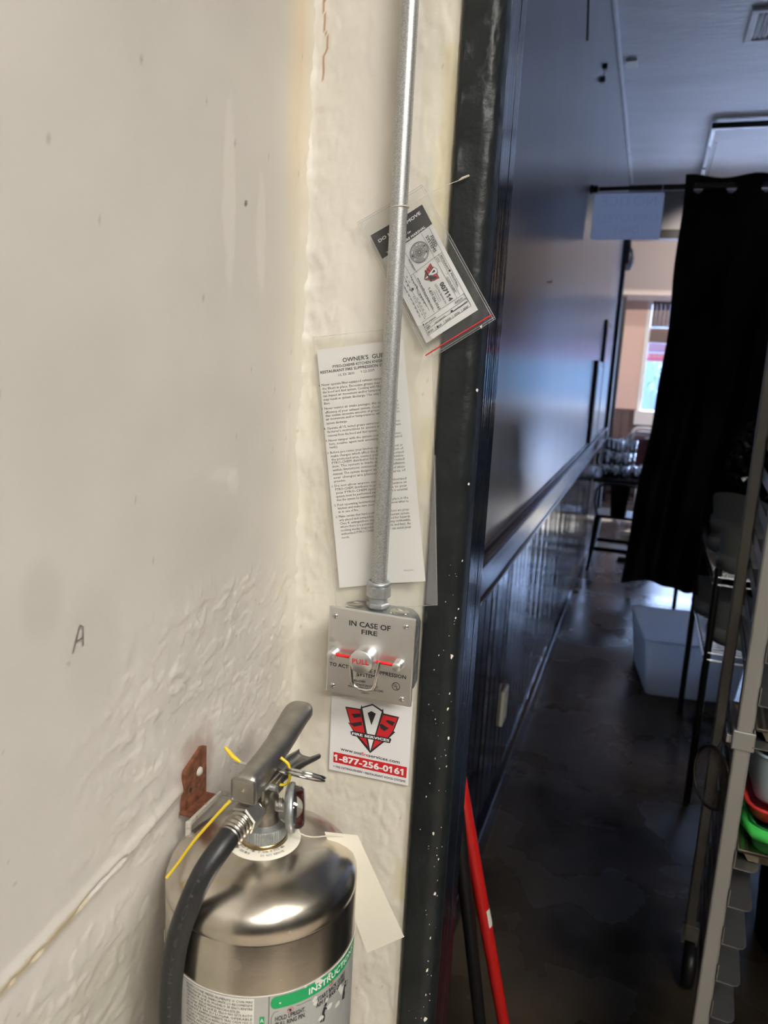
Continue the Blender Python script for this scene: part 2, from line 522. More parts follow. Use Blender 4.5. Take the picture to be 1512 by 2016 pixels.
LOGO = {'sheet': [(-0.31947, 1.12877), (-0.21834, 1.14136), (-0.21774, 1.03475), (-0.31898, 1.03241)], 'bar': [(-0.31396, 1.05677), (-0.22044, 1.05803), (-0.22053, 1.04409), (-0.31382, 1.04348)], 'outline': [(-0.30145, 1.11833), (-0.28222, 1.11923), (-0.28112, 1.12417), (-0.27995, 1.12238), (-0.26729, 1.12869), (-0.25507, 1.12338), (-0.25387, 1.12563), (-0.25288, 1.11954), (-0.23356, 1.11884), (-0.23927, 1.09984), (-0.23725, 1.09893), (-0.24527, 1.08911), (-0.267, 1.06549), (-0.28523, 1.08319), (-0.29716, 1.09916), (-0.29455, 1.09874)], 'redl': [(-0.29933, 1.11685), (-0.28241, 1.11757), (-0.27037, 1.07339), (-0.28368, 1.08489), (-0.29545, 1.09746), (-0.29302, 1.09824)], 'redr': [(-0.25382, 1.11734), (-0.23555, 1.11723), (-0.24082, 1.09924), (-0.24538, 1.09111), (-0.265, 1.07115)], 'blk1': [(-0.29305, 1.11051), (-0.28155, 1.11368), (-0.28093, 1.1092), (-0.28932, 1.10638)], 'blk2': [(-0.29466, 1.09817), (-0.2801, 1.1034), (-0.27895, 1.09929), (-0.28879, 1.09503)], 'blk3': [(-0.25042, 1.11066), (-0.24656, 1.11241), (-0.23836, 1.11143), (-0.24121, 1.10615), (-0.24634, 1.10843)], 'blk4': [(-0.25724, 1.10439), (-0.2548, 1.10598), (-0.24521, 1.10235), (-0.25077, 1.09766), (-0.2554, 1.09978)], 'white': [(-0.2796, 1.12057), (-0.26719, 1.1267), (-0.25535, 1.12118), (-0.267, 1.06823)], 'pent': [(-0.27279, 1.11601), (-0.26815, 1.11938), (-0.26244, 1.11732), (-0.26723, 1.10148)], 'banner': [(-0.29337, 1.08803), (-0.28962, 1.08965), (-0.24242, 1.09026), (-0.24154, 1.08857), (-0.243, 1.08392), (-0.2463, 1.08387), (-0.29, 1.08325), (-0.29239, 1.08466)]}
GUIDE_BODY = [('Never operate filter-equipped exhaust systems without', -0.34586, 1.49417, -0.2594, 1.50817, 0.00266), ('6.', -0.34956, 1.49357, -0.34734, 1.49392, 0.00243), ('the filters in place. Excessive grease may build up in', -0.34504, 1.48994, -0.25867, 1.50407, 0.00266), ('the hood and duct system. Cooking with filters removed', -0.34423, 1.48613, -0.25801, 1.50037, 0.00266), ('can impact air movement and/or temperatures, which', -0.3436, 1.48213, -0.25733, 1.49652, 0.00266), ('may result in system discharge. Use only listed grease', -0.34268, 1.47806, -0.25662, 1.49256, 0.00266), ('filters.', -0.34223, 1.47378, -0.33486, 1.47504, 0.00266), ('Never restrict air intake passages; this can reduce the', -0.34135, 1.46823, -0.25494, 1.48314, 0.00266), ('7.', -0.34506, 1.46758, -0.34283, 1.46796, 0.00243), ('efficiency of your exhaust system. Cooking appliances', -0.34052, 1.46396, -0.25421, 1.47901, 0.00266), ('that contain excessive amounts of grease may affect the', -0.33981, 1.46029, -0.25357, 1.47545, 0.00266), ('air movement and/or temperatures, which may cause', -0.33899, 1.45653, -0.25293, 1.4718, 0.00266), ('system discharge.', -0.33815, 1.45199, -0.31309, 1.45648, 0.00266), ('Operate all UL tested grease extractors per the manu-', -0.33735, 1.44639, -0.25119, 1.46204, 0.00266), ('8.', -0.34107, 1.44571, -0.33884, 1.44611, 0.00243), ("facturer's instructions to ensure effective grease", -0.33673, 1.44252, -0.25052, 1.45831, 0.00266), ('removal from the hood and duct system.', -0.33589, 1.43822, -0.27734, 1.44905, 0.00266), ('Never tamper with the system components (detec-', -0.33472, 1.43289, -0.24886, 1.44896, 0.00266), ('9.', -0.33844, 1.43218, -0.33621, 1.43259, 0.00243), ('tors, nozzles, agent tank assembly, release control', -0.33409, 1.429, -0.24819, 1.44521, 0.00266), ('head(s).', -0.33322, 1.42534, -0.32336, 1.42722, 0.00266), ('Before you revise your kitchen equipment layout or', -0.33211, 1.41948, -0.24655, 1.43597, 0.00266), ('10.', -0.33583, 1.41875, -0.3336, 1.41918, 0.00243), ('make changes which affect the basic operation of', -0.33121, 1.41553, -0.24587, 1.43213, 0.00266), ('the protected area, contact your local authorized', -0.33055, 1.41157, -0.24519, 1.4283, 0.00266), ('PYRO-CHEM distributor for a system re-evalua-', -0.32977, 1.40784, -0.24455, 1.42468, 0.00266), ('tion. The system is made up of parts tested', -0.32923, 1.40385, -0.24387, 1.42086, 0.00266), ('within limitations contained in the installation', -0.32844, 1.39965, -0.24314, 1.4168, 0.00266), ('manual. The system designer must be notified when-', -0.32764, 1.39533, -0.2424, 1.41262, 0.00266), ('ever changes are planned for the area of', -0.32709, 1.39109, -0.24168, 1.40857, 0.00266), ('protection.', -0.3263, 1.38711, -0.31211, 1.39003, 0.00266), ('Do not allow anyone except an authorized', -0.32521, 1.38198, -0.2401, 1.39972, 0.00266), ('11.', -0.32894, 1.3812, -0.3267, 1.38166, 0.00243), ('PYRO-CHEM distributor to perform maintenance on', -0.32418, 1.37801, -0.23941, 1.39582, 0.00266), ('your PYRO-CHEM system. Service to your', -0.32338, 1.37401, -0.23872, 1.39194, 0.00266), ('system must be performed semi-annually. It is essential', -0.32284, 1.36998, -0.23804, 1.38809, 0.00266), ('that the system be maintained properly.', -0.32205, 1.36597, -0.2638, 1.3785, 0.00266), ('Post operating instructions in a visible place in the', -0.32082, 1.36048, -0.23639, 1.37884, 0.00266), ('12.', -0.32455, 1.35966, -0.32231, 1.36014, 0.00243), ('kitchen and make sure your employees know what to', -0.32003, 1.35658, -0.23572, 1.37505, 0.00266), ('do in case of fire.', -0.3196, 1.35251, -0.29497, 1.35795, 0.00266), ('Make certain that hand portable extinguishers are prop-', -0.3185, 1.34722, -0.23412, 1.36604, 0.00266), ('13.', -0.32224, 1.34638, -0.31999, 1.34687, 0.00243), ('erly placed and compatible with the restaurant system.', -0.3177, 1.34318, -0.23342, 1.36213, 0.00266), ('Class K extinguishers must be provided for hazards', -0.31691, 1.33926, -0.23274, 1.35832, 0.00266), ('where there is a potential for fire involving combustible', -0.31612, 1.33545, -0.23209, 1.35461, 0.00266), ('cooking media (vegetable or animal oils and fats). An', -0.31544, 1.33138, -0.23139, 1.35069, 0.00266), ('authorized PYRO-CHEM distributor can assist your', -0.31464, 1.32733, -0.23069, 1.34676, 0.00266), ('needs.', -0.31371, 1.32328, -0.3044, 1.32545, 0.00266)]
GUIDE_HEAD = [("OWNER'S  GUIDE", -0.3217, 1.52167, -0.2677, 1.53075, 0.0044), ('PYRO-CHEM® KITCHEN KNIGHT®', -0.33323, 1.51489, -0.26874, 1.52554, 0.00282), ('RESTAURANT FIRE SUPPRESSION SYSTEM', -0.3479, 1.5078, -0.26325, 1.52195, 0.00282)]
GUIDE_LIGHT = [('UL EX 3830', -0.32628, 1.50629, -0.30741, 1.50955, 0.00264), ('1-22-2009', -0.29949, 1.5113, -0.28412, 1.51399, 0.00264), ('PN551274-1', -0.23639, 1.29613, -0.22415, 1.29921, 0.00149)]
TAG_WHITE = [('DO NOT REMOVE', -0.28515, 1.64713, -0.2405, 1.67485, 0.00321), ('BY ORDER OF', -0.26899, 1.64913, -0.25048, 1.65715, 0.00172), ('THE STATE FIRE MARSHAL', -0.27558, 1.63552, -0.23408, 1.66115, 0.00243)]
TAG_BLACK = [('FIXED', -0.22862, 1.65185, -0.22202, 1.64155, 0.00329), ('SYSTEMS', -0.23368, 1.65186, -0.22288, 1.6362, 0.00329), ('RESTAURANT', -0.21576, 1.63324, -0.20655, 1.61899, 0.00186), ('INDUSTRIAL', -0.20366, 1.61577, -0.19538, 1.60227, 0.00186), ('CO2', -0.22015, 1.6306, -0.2173, 1.62625, 0.00215), ('CLEAN AGENT', -0.20793, 1.61178, -0.19766, 1.59689, 0.002), ('S.O.S Fire Services Inc.', -0.21991, 1.60469, -0.20644, 1.58535, 0.002), ('1754 Junction Avenue', -0.21888, 1.59934, -0.21203, 1.58808, 0.00093), ('California 95112', -0.22121, 1.59866, -0.21399, 1.58708, 0.00093), ('1-877-256-0161', -0.22731, 1.60033, -0.21418, 1.57976, 0.00272), ('www.sosfireservices.com', -0.24082, 1.61135, -0.22068, 1.58023, 0.00229), ('C-16 978309', -0.25194, 1.62992, -0.24438, 1.61892, 0.00172), ('7', -0.25441, 1.60869, -0.25304, 1.6066, 0.00129), ('8', -0.2521, 1.60489, -0.25073, 1.6028, 0.00129), ('9', -0.24941, 1.60046, -0.24803, 1.59837, 0.00129), ('11', -0.24399, 1.59224, -0.24261, 1.59015, 0.00129), ('12', -0.24139, 1.58832, -0.24002, 1.58623, 0.00129), ('13', -0.23867, 1.5835, -0.2373, 1.58141, 0.00129), ('14', -0.23601, 1.57958, -0.23464, 1.5775, 0.00129), ('15', -0.23328, 1.57567, -0.23191, 1.57358, 0.00129), ('16', -0.23043, 1.57202, -0.22906, 1.56993, 0.00129), ('24', -0.25531, 1.6026, -0.25393, 1.60051, 0.00129), ('25', -0.25271, 1.5988, -0.25134, 1.59671, 0.00129), ('26', -0.24997, 1.59481, -0.2486, 1.59272, 0.00129), ('27', -0.24728, 1.59056, -0.24591, 1.58847, 0.00129), ('28', -0.2446, 1.58645, -0.24323, 1.58436, 0.00129), ('29', -0.24199, 1.5822, -0.24061, 1.58011, 0.00129), ('30', -0.23924, 1.57808, -0.23786, 1.57599, 0.00129), ('31', -0.23648, 1.57378, -0.2351, 1.57169, 0.00129), ('MAY', -0.25344, 1.61329, -0.25206, 1.61121, 0.00129), ('JUN', -0.25051, 1.60842, -0.24914, 1.60634, 0.00129), ('AUG', -0.23951, 1.59137, -0.23814, 1.58928, 0.00129), ('SEP', -0.23691, 1.58726, -0.23553, 1.58518, 0.00129), ('OCT', -0.23455, 1.58379, -0.23318, 1.58171, 0.00129), ('NOV', -0.23226, 1.58032, -0.23089, 1.57824, 0.00129), ('DEC', -0.22962, 1.57654, -0.22824, 1.57446, 0.00129), ('SEMI-ANNUAL', -0.22765, 1.56411, -0.2156, 1.57225, 0.0016), ('ANNUAL', -0.19646, 1.58642, -0.18866, 1.59195, 0.0016), ('NEW', -0.22554, 1.56013, -0.22141, 1.56287, 0.0016), ('RECHARGED', -0.21623, 1.56562, -0.20532, 1.57312, 0.0016), ('MAINTENANCES', -0.19766, 1.57788, -0.18389, 1.58769, 0.0016), ('2023', -0.2237, 1.55541, -0.2184, 1.55907, 0.00192), ('24', -0.21192, 1.56288, -0.2093, 1.56469, 0.00192), ('2025', -0.20539, 1.56754, -0.19991, 1.57127, 0.00192), ('2026', -0.19632, 1.5738, -0.19104, 1.57749, 0.00192), ('2027', -0.18747, 1.57971, -0.18209, 1.58337, 0.00192)]
TAG_BOLD = [('007114', -0.21475, 1.60541, -0.20281, 1.58828, 0.00444)]
TAG_LINES = [[(-0.2386, 1.6556), (-0.19519, 1.59223)], [(-0.23037, 1.66113), (-0.18045, 1.58565)], [(-0.21823, 1.6351), (-0.1924, 1.59511)], [(-0.22332, 1.63071), (-0.21398, 1.63666)], [(-0.24887, 1.61348), (-0.22332, 1.63071)], [(-0.24522, 1.61574), (-0.21842, 1.57709)], [(-0.25806, 1.64), (-0.24117, 1.61705)], [(-0.23279, 1.56575), (-0.18755, 1.59677)], [(-0.25728, 1.62673), (-0.224, 1.57887)], [(-0.25884, 1.61782), (-0.2277, 1.57235)], [(-0.25678, 1.60635), (-0.2347, 1.57408)], [(-0.20814, 1.61491), (-0.20621, 1.61599)], [(-0.19675, 1.58589), (-0.18525, 1.59244)], [(-0.20081, 1.57693), (-0.18431, 1.5887)], [(-0.23083, 1.56546), (-0.22387, 1.55337)], [(-0.22828, 1.56192), (-0.18423, 1.59232)], [(-0.22651, 1.55836), (-0.18255, 1.58955)], [(-0.22418, 1.55336), (-0.17997, 1.58469)], [(-0.17997, 1.58469), (-0.18824, 1.59645)], [(-0.20807, 1.56903), (-0.20603, 1.5658)], [(-0.21712, 1.563), (-0.21507, 1.55976)], [(-0.19941, 1.57499), (-0.19738, 1.57178)], [(-0.19009, 1.58092), (-0.18839, 1.57799)]]
TAG_DOTS = [(-0.20471, 1.6186, 0.0012), (-0.19968, 1.57883, 0.0013), (-0.21375, 1.56282, 0.0013), (-0.22999, 1.56447, 0.0009), (-0.24497, 1.60047, 0.0014)]
TAG_QUADS = {'bag': [(-0.31052, 1.66744), (-0.24029, 1.70297), (-0.15364, 1.57232), (-0.22081, 1.52844)], 'card': [(-0.29569, 1.65435), (-0.23989, 1.68402), (-0.17255, 1.58081), (-0.22555, 1.54559)], 'band': [(-0.29569, 1.65435), (-0.23989, 1.68402), (-0.22702, 1.6646), (-0.28098, 1.63082)], 'zip': [(-0.22502, 1.53301), (-0.15763, 1.57624)], 'seal': (-0.23969, 1.63721), 'logoc': (-0.22309, 1.61693), 'logotip': (-0.2323, 1.61001), 'logotop': (-0.21846, 1.62043), 'cord': [(-0.27217, 1.68372), (-0.25504, 1.68345), (-0.2303, 1.69529), (-0.20807, 1.704), (-0.20195, 1.70625), (-0.19181, 1.70981)], 'sig': [(-0.24811, 1.61221), (-0.24663, 1.61299), (-0.24688, 1.60905), (-0.24523, 1.61034), (-0.24461, 1.6059), (-0.24368, 1.6075), (-0.24263, 1.60402), (-0.24147, 1.60531), (-0.24013, 1.60024), (-0.23988, 1.60406), (-0.2388, 1.59771), (-0.23698, 1.59391), (-0.23607, 1.59585), (-0.2351, 1.5914), (-0.23419, 1.59333), (-0.23288, 1.58889), (-0.23197, 1.59082), (-0.23075, 1.58574), (-0.23005, 1.58767), (-0.22844, 1.58387), (-0.22755, 1.58294)]}
GUIDE_QUADS = {'sleeve': [(-0.35762, 1.5472), (-0.22099, 1.56527), (-0.1942, 1.2651), (-0.31682, 1.23719)], 'paper': [(-0.35358, 1.53347), (-0.25346, 1.54937), (-0.20965, 1.28964), (-0.31438, 1.26445)]}
# ------------------------------------------------------------------ SETTING: kitchen side
XL, XD, YP = -0.376, -0.363, 0.80
def left_wall():
    ys = lin(-2.6, 0.3, 0.4) + lin(0.3, YP, 0.0018)[1:]
    zs = lin(0, 0.75, 0.25) + lin(0.75, 1.30, 0.0018)[1:] + lin(1.30, 2.1, 0.005)[1:] + [2.5, 2.85]
    def crack(y):
        return 1.083 + 0.14 * (y - 0.35) - 0.35 * max(0, y - 0.5) ** 2 + 0.004 * N(y * 14, 3.1)
    def pos(y, z):
        d = 0.0018 * N(y * 6, z * 6, 1, 2)
        if y > 0.29 and 0.74 < z < 1.32:
            # blistered, re-skimmed paint round the bracket and under the crack
            rough = sstep(0.30, 0.10, abs(y - 0.64) + max(0, abs(z - 1.17) - 0.06) * 1.4)
            rough = max(rough, 1.1 * sstep(1.085, 1.05, z) * sstep(0.62, 0.42, y))
            if rough > 0.01:
                a = noise.ridged_multi_fractal(Vector((y * 55, z * 34, 4.0)), 0.7, 2.2, 4, 1.0, 2.0)
                d += rough * 0.00045 * (a - 0.9)
                st = N(y * 14, z * 17, 9.0, 5)
                d += rough * 0.0008 * sstep(0.06, 0.08, st)
                st2 = N(y * 40, z * 60, 2.0, 4)
                d += rough * 0.0008 * sstep(0.24, 0.26, st2)
                e = math.hypot((y - 0.585) / 0.040, (z - 1.118) / 0.052)
                d *= sstep(0.8, 1.5, e)
            c = crack(y)
            w = sstep(0.64, 0.56, y)
            if w > 0:
                gap = 0.0035 * w * sstep(-0.02, 0.12, N(y * 26, 7.7)) * sstep(0.52, 0.44, y)
                q = abs(z - c)
                d -= gap * 2.6 * sstep(0.0036, 0.0014, q)
                d += 0.0022 * w * sstep(0.016, 0.004, z - c) * sstep(-0.002, 0.003, z - c)
                d -= 0.0020 * w * sstep(0.0, -0.012, z - c) * sstep(-0.10, -0.02, z - c)
        # coved, lumpy corner towards the pilaster
        e = YP - y
        if e < 0.02: d += 0.007 * (1 - e / 0.02) ** 2
        if e < 0.03 and z > 0.75: d += 0.0012 * N(y * 60, z * 40, 5) 
        return (XL + d, y, z)
    def stain(y, z):
        k = 1.0 + 0.05 * N(y * 5, z * 5, 2)
        r = g = b = k
        # yellowing beside the corner
        w = sstep(0.09, 0.0, YP - y) * (0.6 + 0.5 * N(z * 4, 1.0))
        r *= 1 + 0.16 * w; g *= 1 + 0.15 * w; b *= 1 + 0.04 * w
        # peach undercoat high by the corner
        w = sstep(0.035, 0.0, abs(y - 0.775)) * sstep(1.60, 1.78, z)
        r *= 1 + 0.10 * w; b *= 1 - 0.14 * w
        # pale filler swipes
        for cy, cz, sy, sz, a in ((0.640, 1.66, 0.012, 0.075, 0.11), (0.70, 1.64, 0.010, 0.055, 0.10), (0.655, 1.40, 0.012, 0.012, 0.10), (0.60, 1.155, 0.05, 0.03, 0.10), (0.635, 1.41, 0.03, 0.006, 0.08)):
            q = ((y - cy) / sy) ** 2 + ((z - cz) / sz) ** 2 + 0.5 * N(y * 40, z * 30, 6)
            w = a * sstep(1.3, 0.5, q)
            r *= 1 + w; g *= 1 + w; b *= 1 + w
        # grey greasy scuffs
        for cy, cz, sy, sz, a in ((0.562, 1.885, 0.004, 0.028, 0.16), (0.45, 1.30, 0.03, 0.05, 0.07), (0.40, 1.35, 0.02, 0.03, 0.08), (0.56, 1.36, 0.10, 0.05, 0.05)):
            q = ((y - cy) / sy) ** 2 + ((z - cz) / sz) ** 2
            w = a * sstep(1.6, 0.2, q)
            r *= 1 - w; g *= 1 - w; b *= 1 - w
        # rust bleed round the hook plate
        q = math.hypot((y - 0.59) / 0.032, (z - 1.125) / 0.045) + 0.35 * N(y * 50, z * 40, 8)
        w = sstep(1.25, 0.55, q) * 0.42
        r *= 1 - w * 0.72; g *= 1 - w * 0.95; b *= 1 - w
        # dingy below the crack
        w = sstep(1.075, 1.0, z) * (0.14 + 0.10 * N(y * 12, z * 10, 3))
        r *= 1 - w; g *= 1 - w; b *= 1 - 1.3 * w
        if abs(z - crack(y)) < 0.006 and y < 0.44:
            r *= 0.93; g *= 0.86; b *= 0.68
        # dark specks
        s = noise.noise(Vector((y * 190, z * 150, 3)))
        if s > 0.74:
            r *= 0.72; g *= 0.70; b *= 0.68
        return (r, g, b)
    return sheet(pos, ys, zs, stain, 'wall_left', 'plaster_grey')
wl = struct(left_wall())

def stub_wall():
    """the short cream wall the pull station is screwed to, front face with a ragged paint edge"""
    xs = lin(XL, -0.2119, 0.002)
    zs = lin(0, 0.7, 0.35) + lin(0.7, 1.95, 0.0036)[1:] + [2.4, 3.3]
    def pos(x, z):
        d = 0.0012 * N(x * 10, z * 7, 11, 2)
        if 0.69 < z < 1.96:
            lump = sstep(0.045, 0.0, x - XL)
            d += (0.0007 + 0.0013 * lump) * N(x * 55, z * 38, 12, 4)
            st = N(x * 26, z * 16, 13, 3)
            d += 0.0007 * sstep(0.16, 0.19, st)
            d += 0.0009 * lump * sstep(0.05, 0.09, N(x * 40, z * 60, 14, 3))
        e = -0.2119 - x
        if e < 0.012:
            d += 0.004 * sstep(0.008, 0.0, e) * (0.35 + 0.5 * N(z * 30, 2.2)) - 0.003 * sstep(0.004, 0, e)
        if e < 0.0005:
            x += 0.0022 + 0.0024 * N(z * 55, 4.4, 0, 4)
            d -= 0.004
        if x - XL < 0.016: d += 0.006 * (1 - (x - XL) / 0.016) ** 2
        return (x, YP - d, z)
    def stain(x, z):
        k = 1.0 + 0.045 * N(x * 14, z * 9, 2)
        r = g = b = k
        w = sstep(0.30, 0.75, N(x * 9, z * 4, 5) + 0.35 * sstep(1.15, 0.98, z))
        r *= 1 - 0.14 * w; g *= 1 - 0.17 * w; b *= 1 - 0.20 * w
        # rust-brown crack high beside the corner
        c = -0.360 + 0.006 * N(z * 22, 6.0)
        if 1.81 < z < 2.0 and abs(x - c) < 0.0011:
            r *= 0.60; g *= 0.38; b *= 0.25
        # tide marks near the frame edge
        w = sstep(0.014, 0.004, abs(x + 0.222 + 0.004 * N(z * 12, 3.3))) * sstep(0.1, 0.35, N(z * 6, 8.8))
        r *= 1 - 0.05 * w; g *= 1 - 0.08 * w; b *= 1 - 0.22 * w
        # chalkier patches where old sheets were taped
        if z > 1.55 and x < -0.25:
            r *= 1.03; g *= 1.04; b *= 1.09
        if noise.noise(Vector((x * 210, z * 210, 8))) > 0.73:
            r *= 0.80; g *= 0.74; b *= 0.66
        return (r, g, b)
    o = sheet(pos, xs, zs, stain, 'wall_divider', 'plaster_cream')
    MB().box(XL, YP + 0.006, 0, -0.2125, 0.905, 3.3).build('wall_core', 'wall_paint', o)
    return o
wd = struct(stub_wall())

# door frame: bull-nosed black casing, grained jamb boards behind it
def casing(x0, x1, ztop):
    mb = MB()
    prof = []
    r = 0.016
    for i in range(9):
        a = math.pi - math.pi / 2 * i / 8
        prof.append((x0 + 0.007 + 0.007 * math.cos(a), 0.796 - 0.005 * math.sin(a)))
    for i in range(9):
        a = math.pi / 2 - math.pi / 2 * i / 8
        prof.append((x1 - r + r * math.cos(a), 0.807 - r * math.sin(a)))
    prof += [(x1, 0.905), (x0, 0.905)]
    zs = lin(0, 0.6, 0.3) + lin(0.6, 2.0, 0.006)[1:] + [ztop]
    n = len(prof)
    vs = []
    for z in zs:
        for i, (x, y) in enumerate(prof):
            d = 0.0
            if 0.65 < z < 1.98 and i < 17:
                d = 0.0011 * N(x * 40, z * 14, 3, 3)
                if z > 1.66: d += 0.0022 * sstep(1.66, 1.78, z) * N(x * 90 + i, z * 60, 6, 3) * (1 if i > 7 else 0.4)
            vs.append((x + 0.35 * d, y - d, z))
    fs = [(j * n + i, j * n + (i + 1) % n, (j + 1) * n + (i + 1) % n, (j + 1) * n + i) for j in range(len(zs) - 1) for i in range(n)]
    mb.add(vs, fs, True)
    return mb
df = casing(-0.2118, -0.1702, 2.15).build('door_1', 'black_gloss')
struct(df)
MB().box(-0.1716, 0.826, 0, -0.1698, 0.873, 2.15, 0.0003).build('jamb_board', 'black_wood', df)
MB().box(-0.1716, 0.8755, 0, -0.1696, 0.9045, 2.15, 0.0003).build('jamb_board', 'black_wood', df)
mb = MB()
for (z, dx, s) in ((1.205, -0.176, .0032), (1.142, -0.176, .0026), (0.985, -0.182, .003), (0.905, -0.1755, .0032), (0.845, -0.177, .0022), (0.80, -0.178, .003), (0.765, -0.1775, .0016), (0.73, -0.176, .004), (0.70, -0.178, .003), (1.16, -0.1755, .0015), (1.25, -0.175, .0016), (1.40, -0.172, .0018), (1.26, -0.173, .0014), (1.205, -0.190, .0011), (1.128, -0.189, .0011), (1.08, -0.186, .001), (0.64, -0.177, .0018), (0.61, -0.178, .0025), (0.675, -0.2, .0012), (1.03, -0.1935, .0013), (1.105, -0.1735, .0022), (1.07, -0.1735, .0016), (0.95, -0.1745, .0015), (1.315, -0.1728, .0013), (1.50, -0.1712, .002), (1.565, -0.1716, .002)):
    k = random.randint(6, 9)
    e = max(0.0, (dx + 0.186) / 0.0158)
    yf = 0.791 + 0.016 * (1 - math.sqrt(max(0, 1 - e * e))) - 0.0011
    sl = e / max(0.25, math.sqrt(max(0.02, 1 - e * e)))
    pts = []
    for i in range(k):
        a = 2 * math.pi * i / k
        rr = s * random.uniform(0.45, 1.0)
        ox = rr * math.cos(a) * 0.55
        pts.append((dx + ox, yf + ox * sl * 0.8, z + rr * math.sin(a) * 1.15))
    mb.poly(pts, (0, 0.0008, 0))
for i in range(60):
    z = random.uniform(0.6, 1.32); dx = -0.172 - abs(random.gauss(0, 0.012))
    if dx < -0.205: continue
    e = max(0.0, (dx + 0.186) / 0.0158)
    yf = 0.791 + 0.016 * (1 - math.sqrt(max(0, 1 - min(e, .99) ** 2))) - 0.0009
    s = random.uniform(0.0002, 0.0006)
    mb.poly([(dx - s, yf, z), (dx, yf, z - 1.4 * s), (dx + s, yf, z), (dx, yf, z + 1.6 * s)], (0, 0.0006, 0))
tag(mb.build('paint_chips', 'chip', df), kind='stuff')

struct(MB().box(0.72, YP, 0, 4.3, 0.905, 3.3).build('wall_divider_right', 'plaster_cream'))
struct(MB().box(-0.2125, YP, 2.15, 0.72, 0.905, 3.3).build('wall_header', 'plaster_cream'))
struct(MB().box(XL - 0.1, -2.7, 0, 2.8, -2.6, 2.85).build('wall_back', 'plaster_cream'))
struct(MB().box(2.8, -2.7, 0, 2.9, YP, 2.85).build('wall_right', 'plaster_cream'))
struct(MB().box(XL - 0.1, -2.7, 2.85, 2.9, YP, 2.95).build('ceiling_kitchen', 'kitchen_ceiling'))
struct(MB().box(-1.2, 0.80, -0.1, 4.4, 11.0, 0.0).build('floor', 'concrete'))
struct(MB().box(-1.2, -2.7, -0.1, 2.9, 0.80, 0.0).build('floor_kitchen', 'kitchen_tile'))

# marks on the left wall: a plugged screw hole and a scuffed letter-like scrape
def wall_pt(y, z, d=0.0022): return (XL + d, y, z)
mb = MB()
for i in range(7):
    a = i * 0.9
    mb.poly([wall_pt(0.667 + 0.0025 * math.cos(a) + random.uniform(-.0008, .0008), 1.663 + 0.0025 * math.sin(a)), wall_pt(0.667 + 0.0028 * math.cos(a + .7), 1.663 + 0.002 * math.sin(a + .7)), wall_pt(0.667, 1.663, 0.0026)])
mb.build('plug_hole', 'dull_steel', wl, fix=False)
mb = MB()
for a, b in (((0.4255, 1.304), (0.4290, 1.3125)), ((0.4290, 1.3125), (0.4330, 1.3225)), ((0.4330, 1.3225), (0.4365, 1.3205)), ((0.4365, 1.3205), (0.4358, 1.3060)), ((0.4285, 1.3115), (0.4360, 1.3125))):
    dy, dz = b[0] - a[0], b[1] - a[1]; l = math.hypot(dy, dz); ny, nz = -dz / l * .0005, dy / l * .0005
    mb.poly([wall_pt(a[0] + ny, a[1] + nz), wall_pt(b[0] + ny, b[1] + nz), wall_pt(b[0] - ny, b[1] - nz), wall_pt(a[0] - ny, a[1] - nz)])
mb.build('scuff_mark', 'dull_steel', wl, fix=False)

# kitchen ceiling lamps (the light on the walls and the steel)
for k, (x, y) in enumerate(((1.25, -0.45), (1.25, -1.8))):
    t = thing('ceiling_light', (x, y, 2.85), 'white framed rectangular ceiling light over the kitchen %s' % ('nearest the doorway' if k == 0 else 'nearest the back wall'), 'light', 'kitchen ceiling lights')
    f = MB()
    for b in ((-.62, -.32, .62, -.29), (-.62, .29, .62, .32), (-.62, -.29, -.59, .29), (.59, -.29, .62, .29)):
        f.box(x + b[0], y + b[1], 2.80, x + b[2], y + b[3], 2.85, .004)
    f.build('frame', 'lamp_frame', t)
    MB().box(x - .59, y - .29, 2.815, x + .59, y + .29, 2.83).build('diffuser', 'lamp', t)

# ------------------------------------------------------------------ SETTING: dining room
YE = 7.55
ws = struct(MB().box(XD - 0.15, 0.905, 0, XD, YE, 3.3).build('wall_dining', 'wall_paint'))
# wainscot boards, each a piece
y = 0.91
k = 0
while y < YE - 0.09:
    cc = Vector((XD, y + .042, 0)); mm = Matrix.Translation(cc) @ Matrix.Rotation(math.radians(random.uniform(-1.6, 1.6)), 4, 'Z') @ Matrix.Translation(-cc)
    m_ = MB().box(XD - 0.002, y, 0.115, XD + 0.011, y + 0.0805, 0.965, 0.0055, mm, 2)
    m_.build('plank', 'wainscot', ws)
    y += 0.088
tr = struct(MB().box(XD, 0.905, 0.955, XD + 0.020, YE, 1.045, 0.003).build('trim_1', 'rail_paint'))
MB().box(XD, 0.905, 1.043, XD + 0.034, YE, 1.062, 0.007, seg=3).build('rail_cap', 'rail_paint', tr)
MB().box(XD, 0.905, 1.062, XD + 0.010, YE, 1.074, 0.004).build('rail_bead', 'rail_paint', tr)
MB().box(XD, 0.905, 0.940, XD + 0.027, YE, 0.957, 0.006, seg=3).build('under_bead', 'rail_paint', tr)
bb = struct(MB().box(XD, 0.905, 0.0, XD + 0.022, YE, 0.110, 0.002).build('baseboard_left', 'wainscot'))
MB().box(XD, 0.905, 0.108, XD + 0.027, YE, 0.124, 0.006, seg=3).build('base_cap', 'wainscot', bb)
# cornice bead where wall meets ceiling
struct(MB().box(XD, 0.905, 3.232, XD + 0.022, YE, 3.262, 0.006).build('trim_2', 'ceiling_paint'))
struct(MB().box(-1.2, 0.905, 3.262, 4.4, 10.9, 3.36).build('ceiling', 'ceiling_paint'))
struct(MB().box(4.2, 0.905, 0, 4.35, 10.9, 3.3).build('wall_dining_right', 'soffit'))
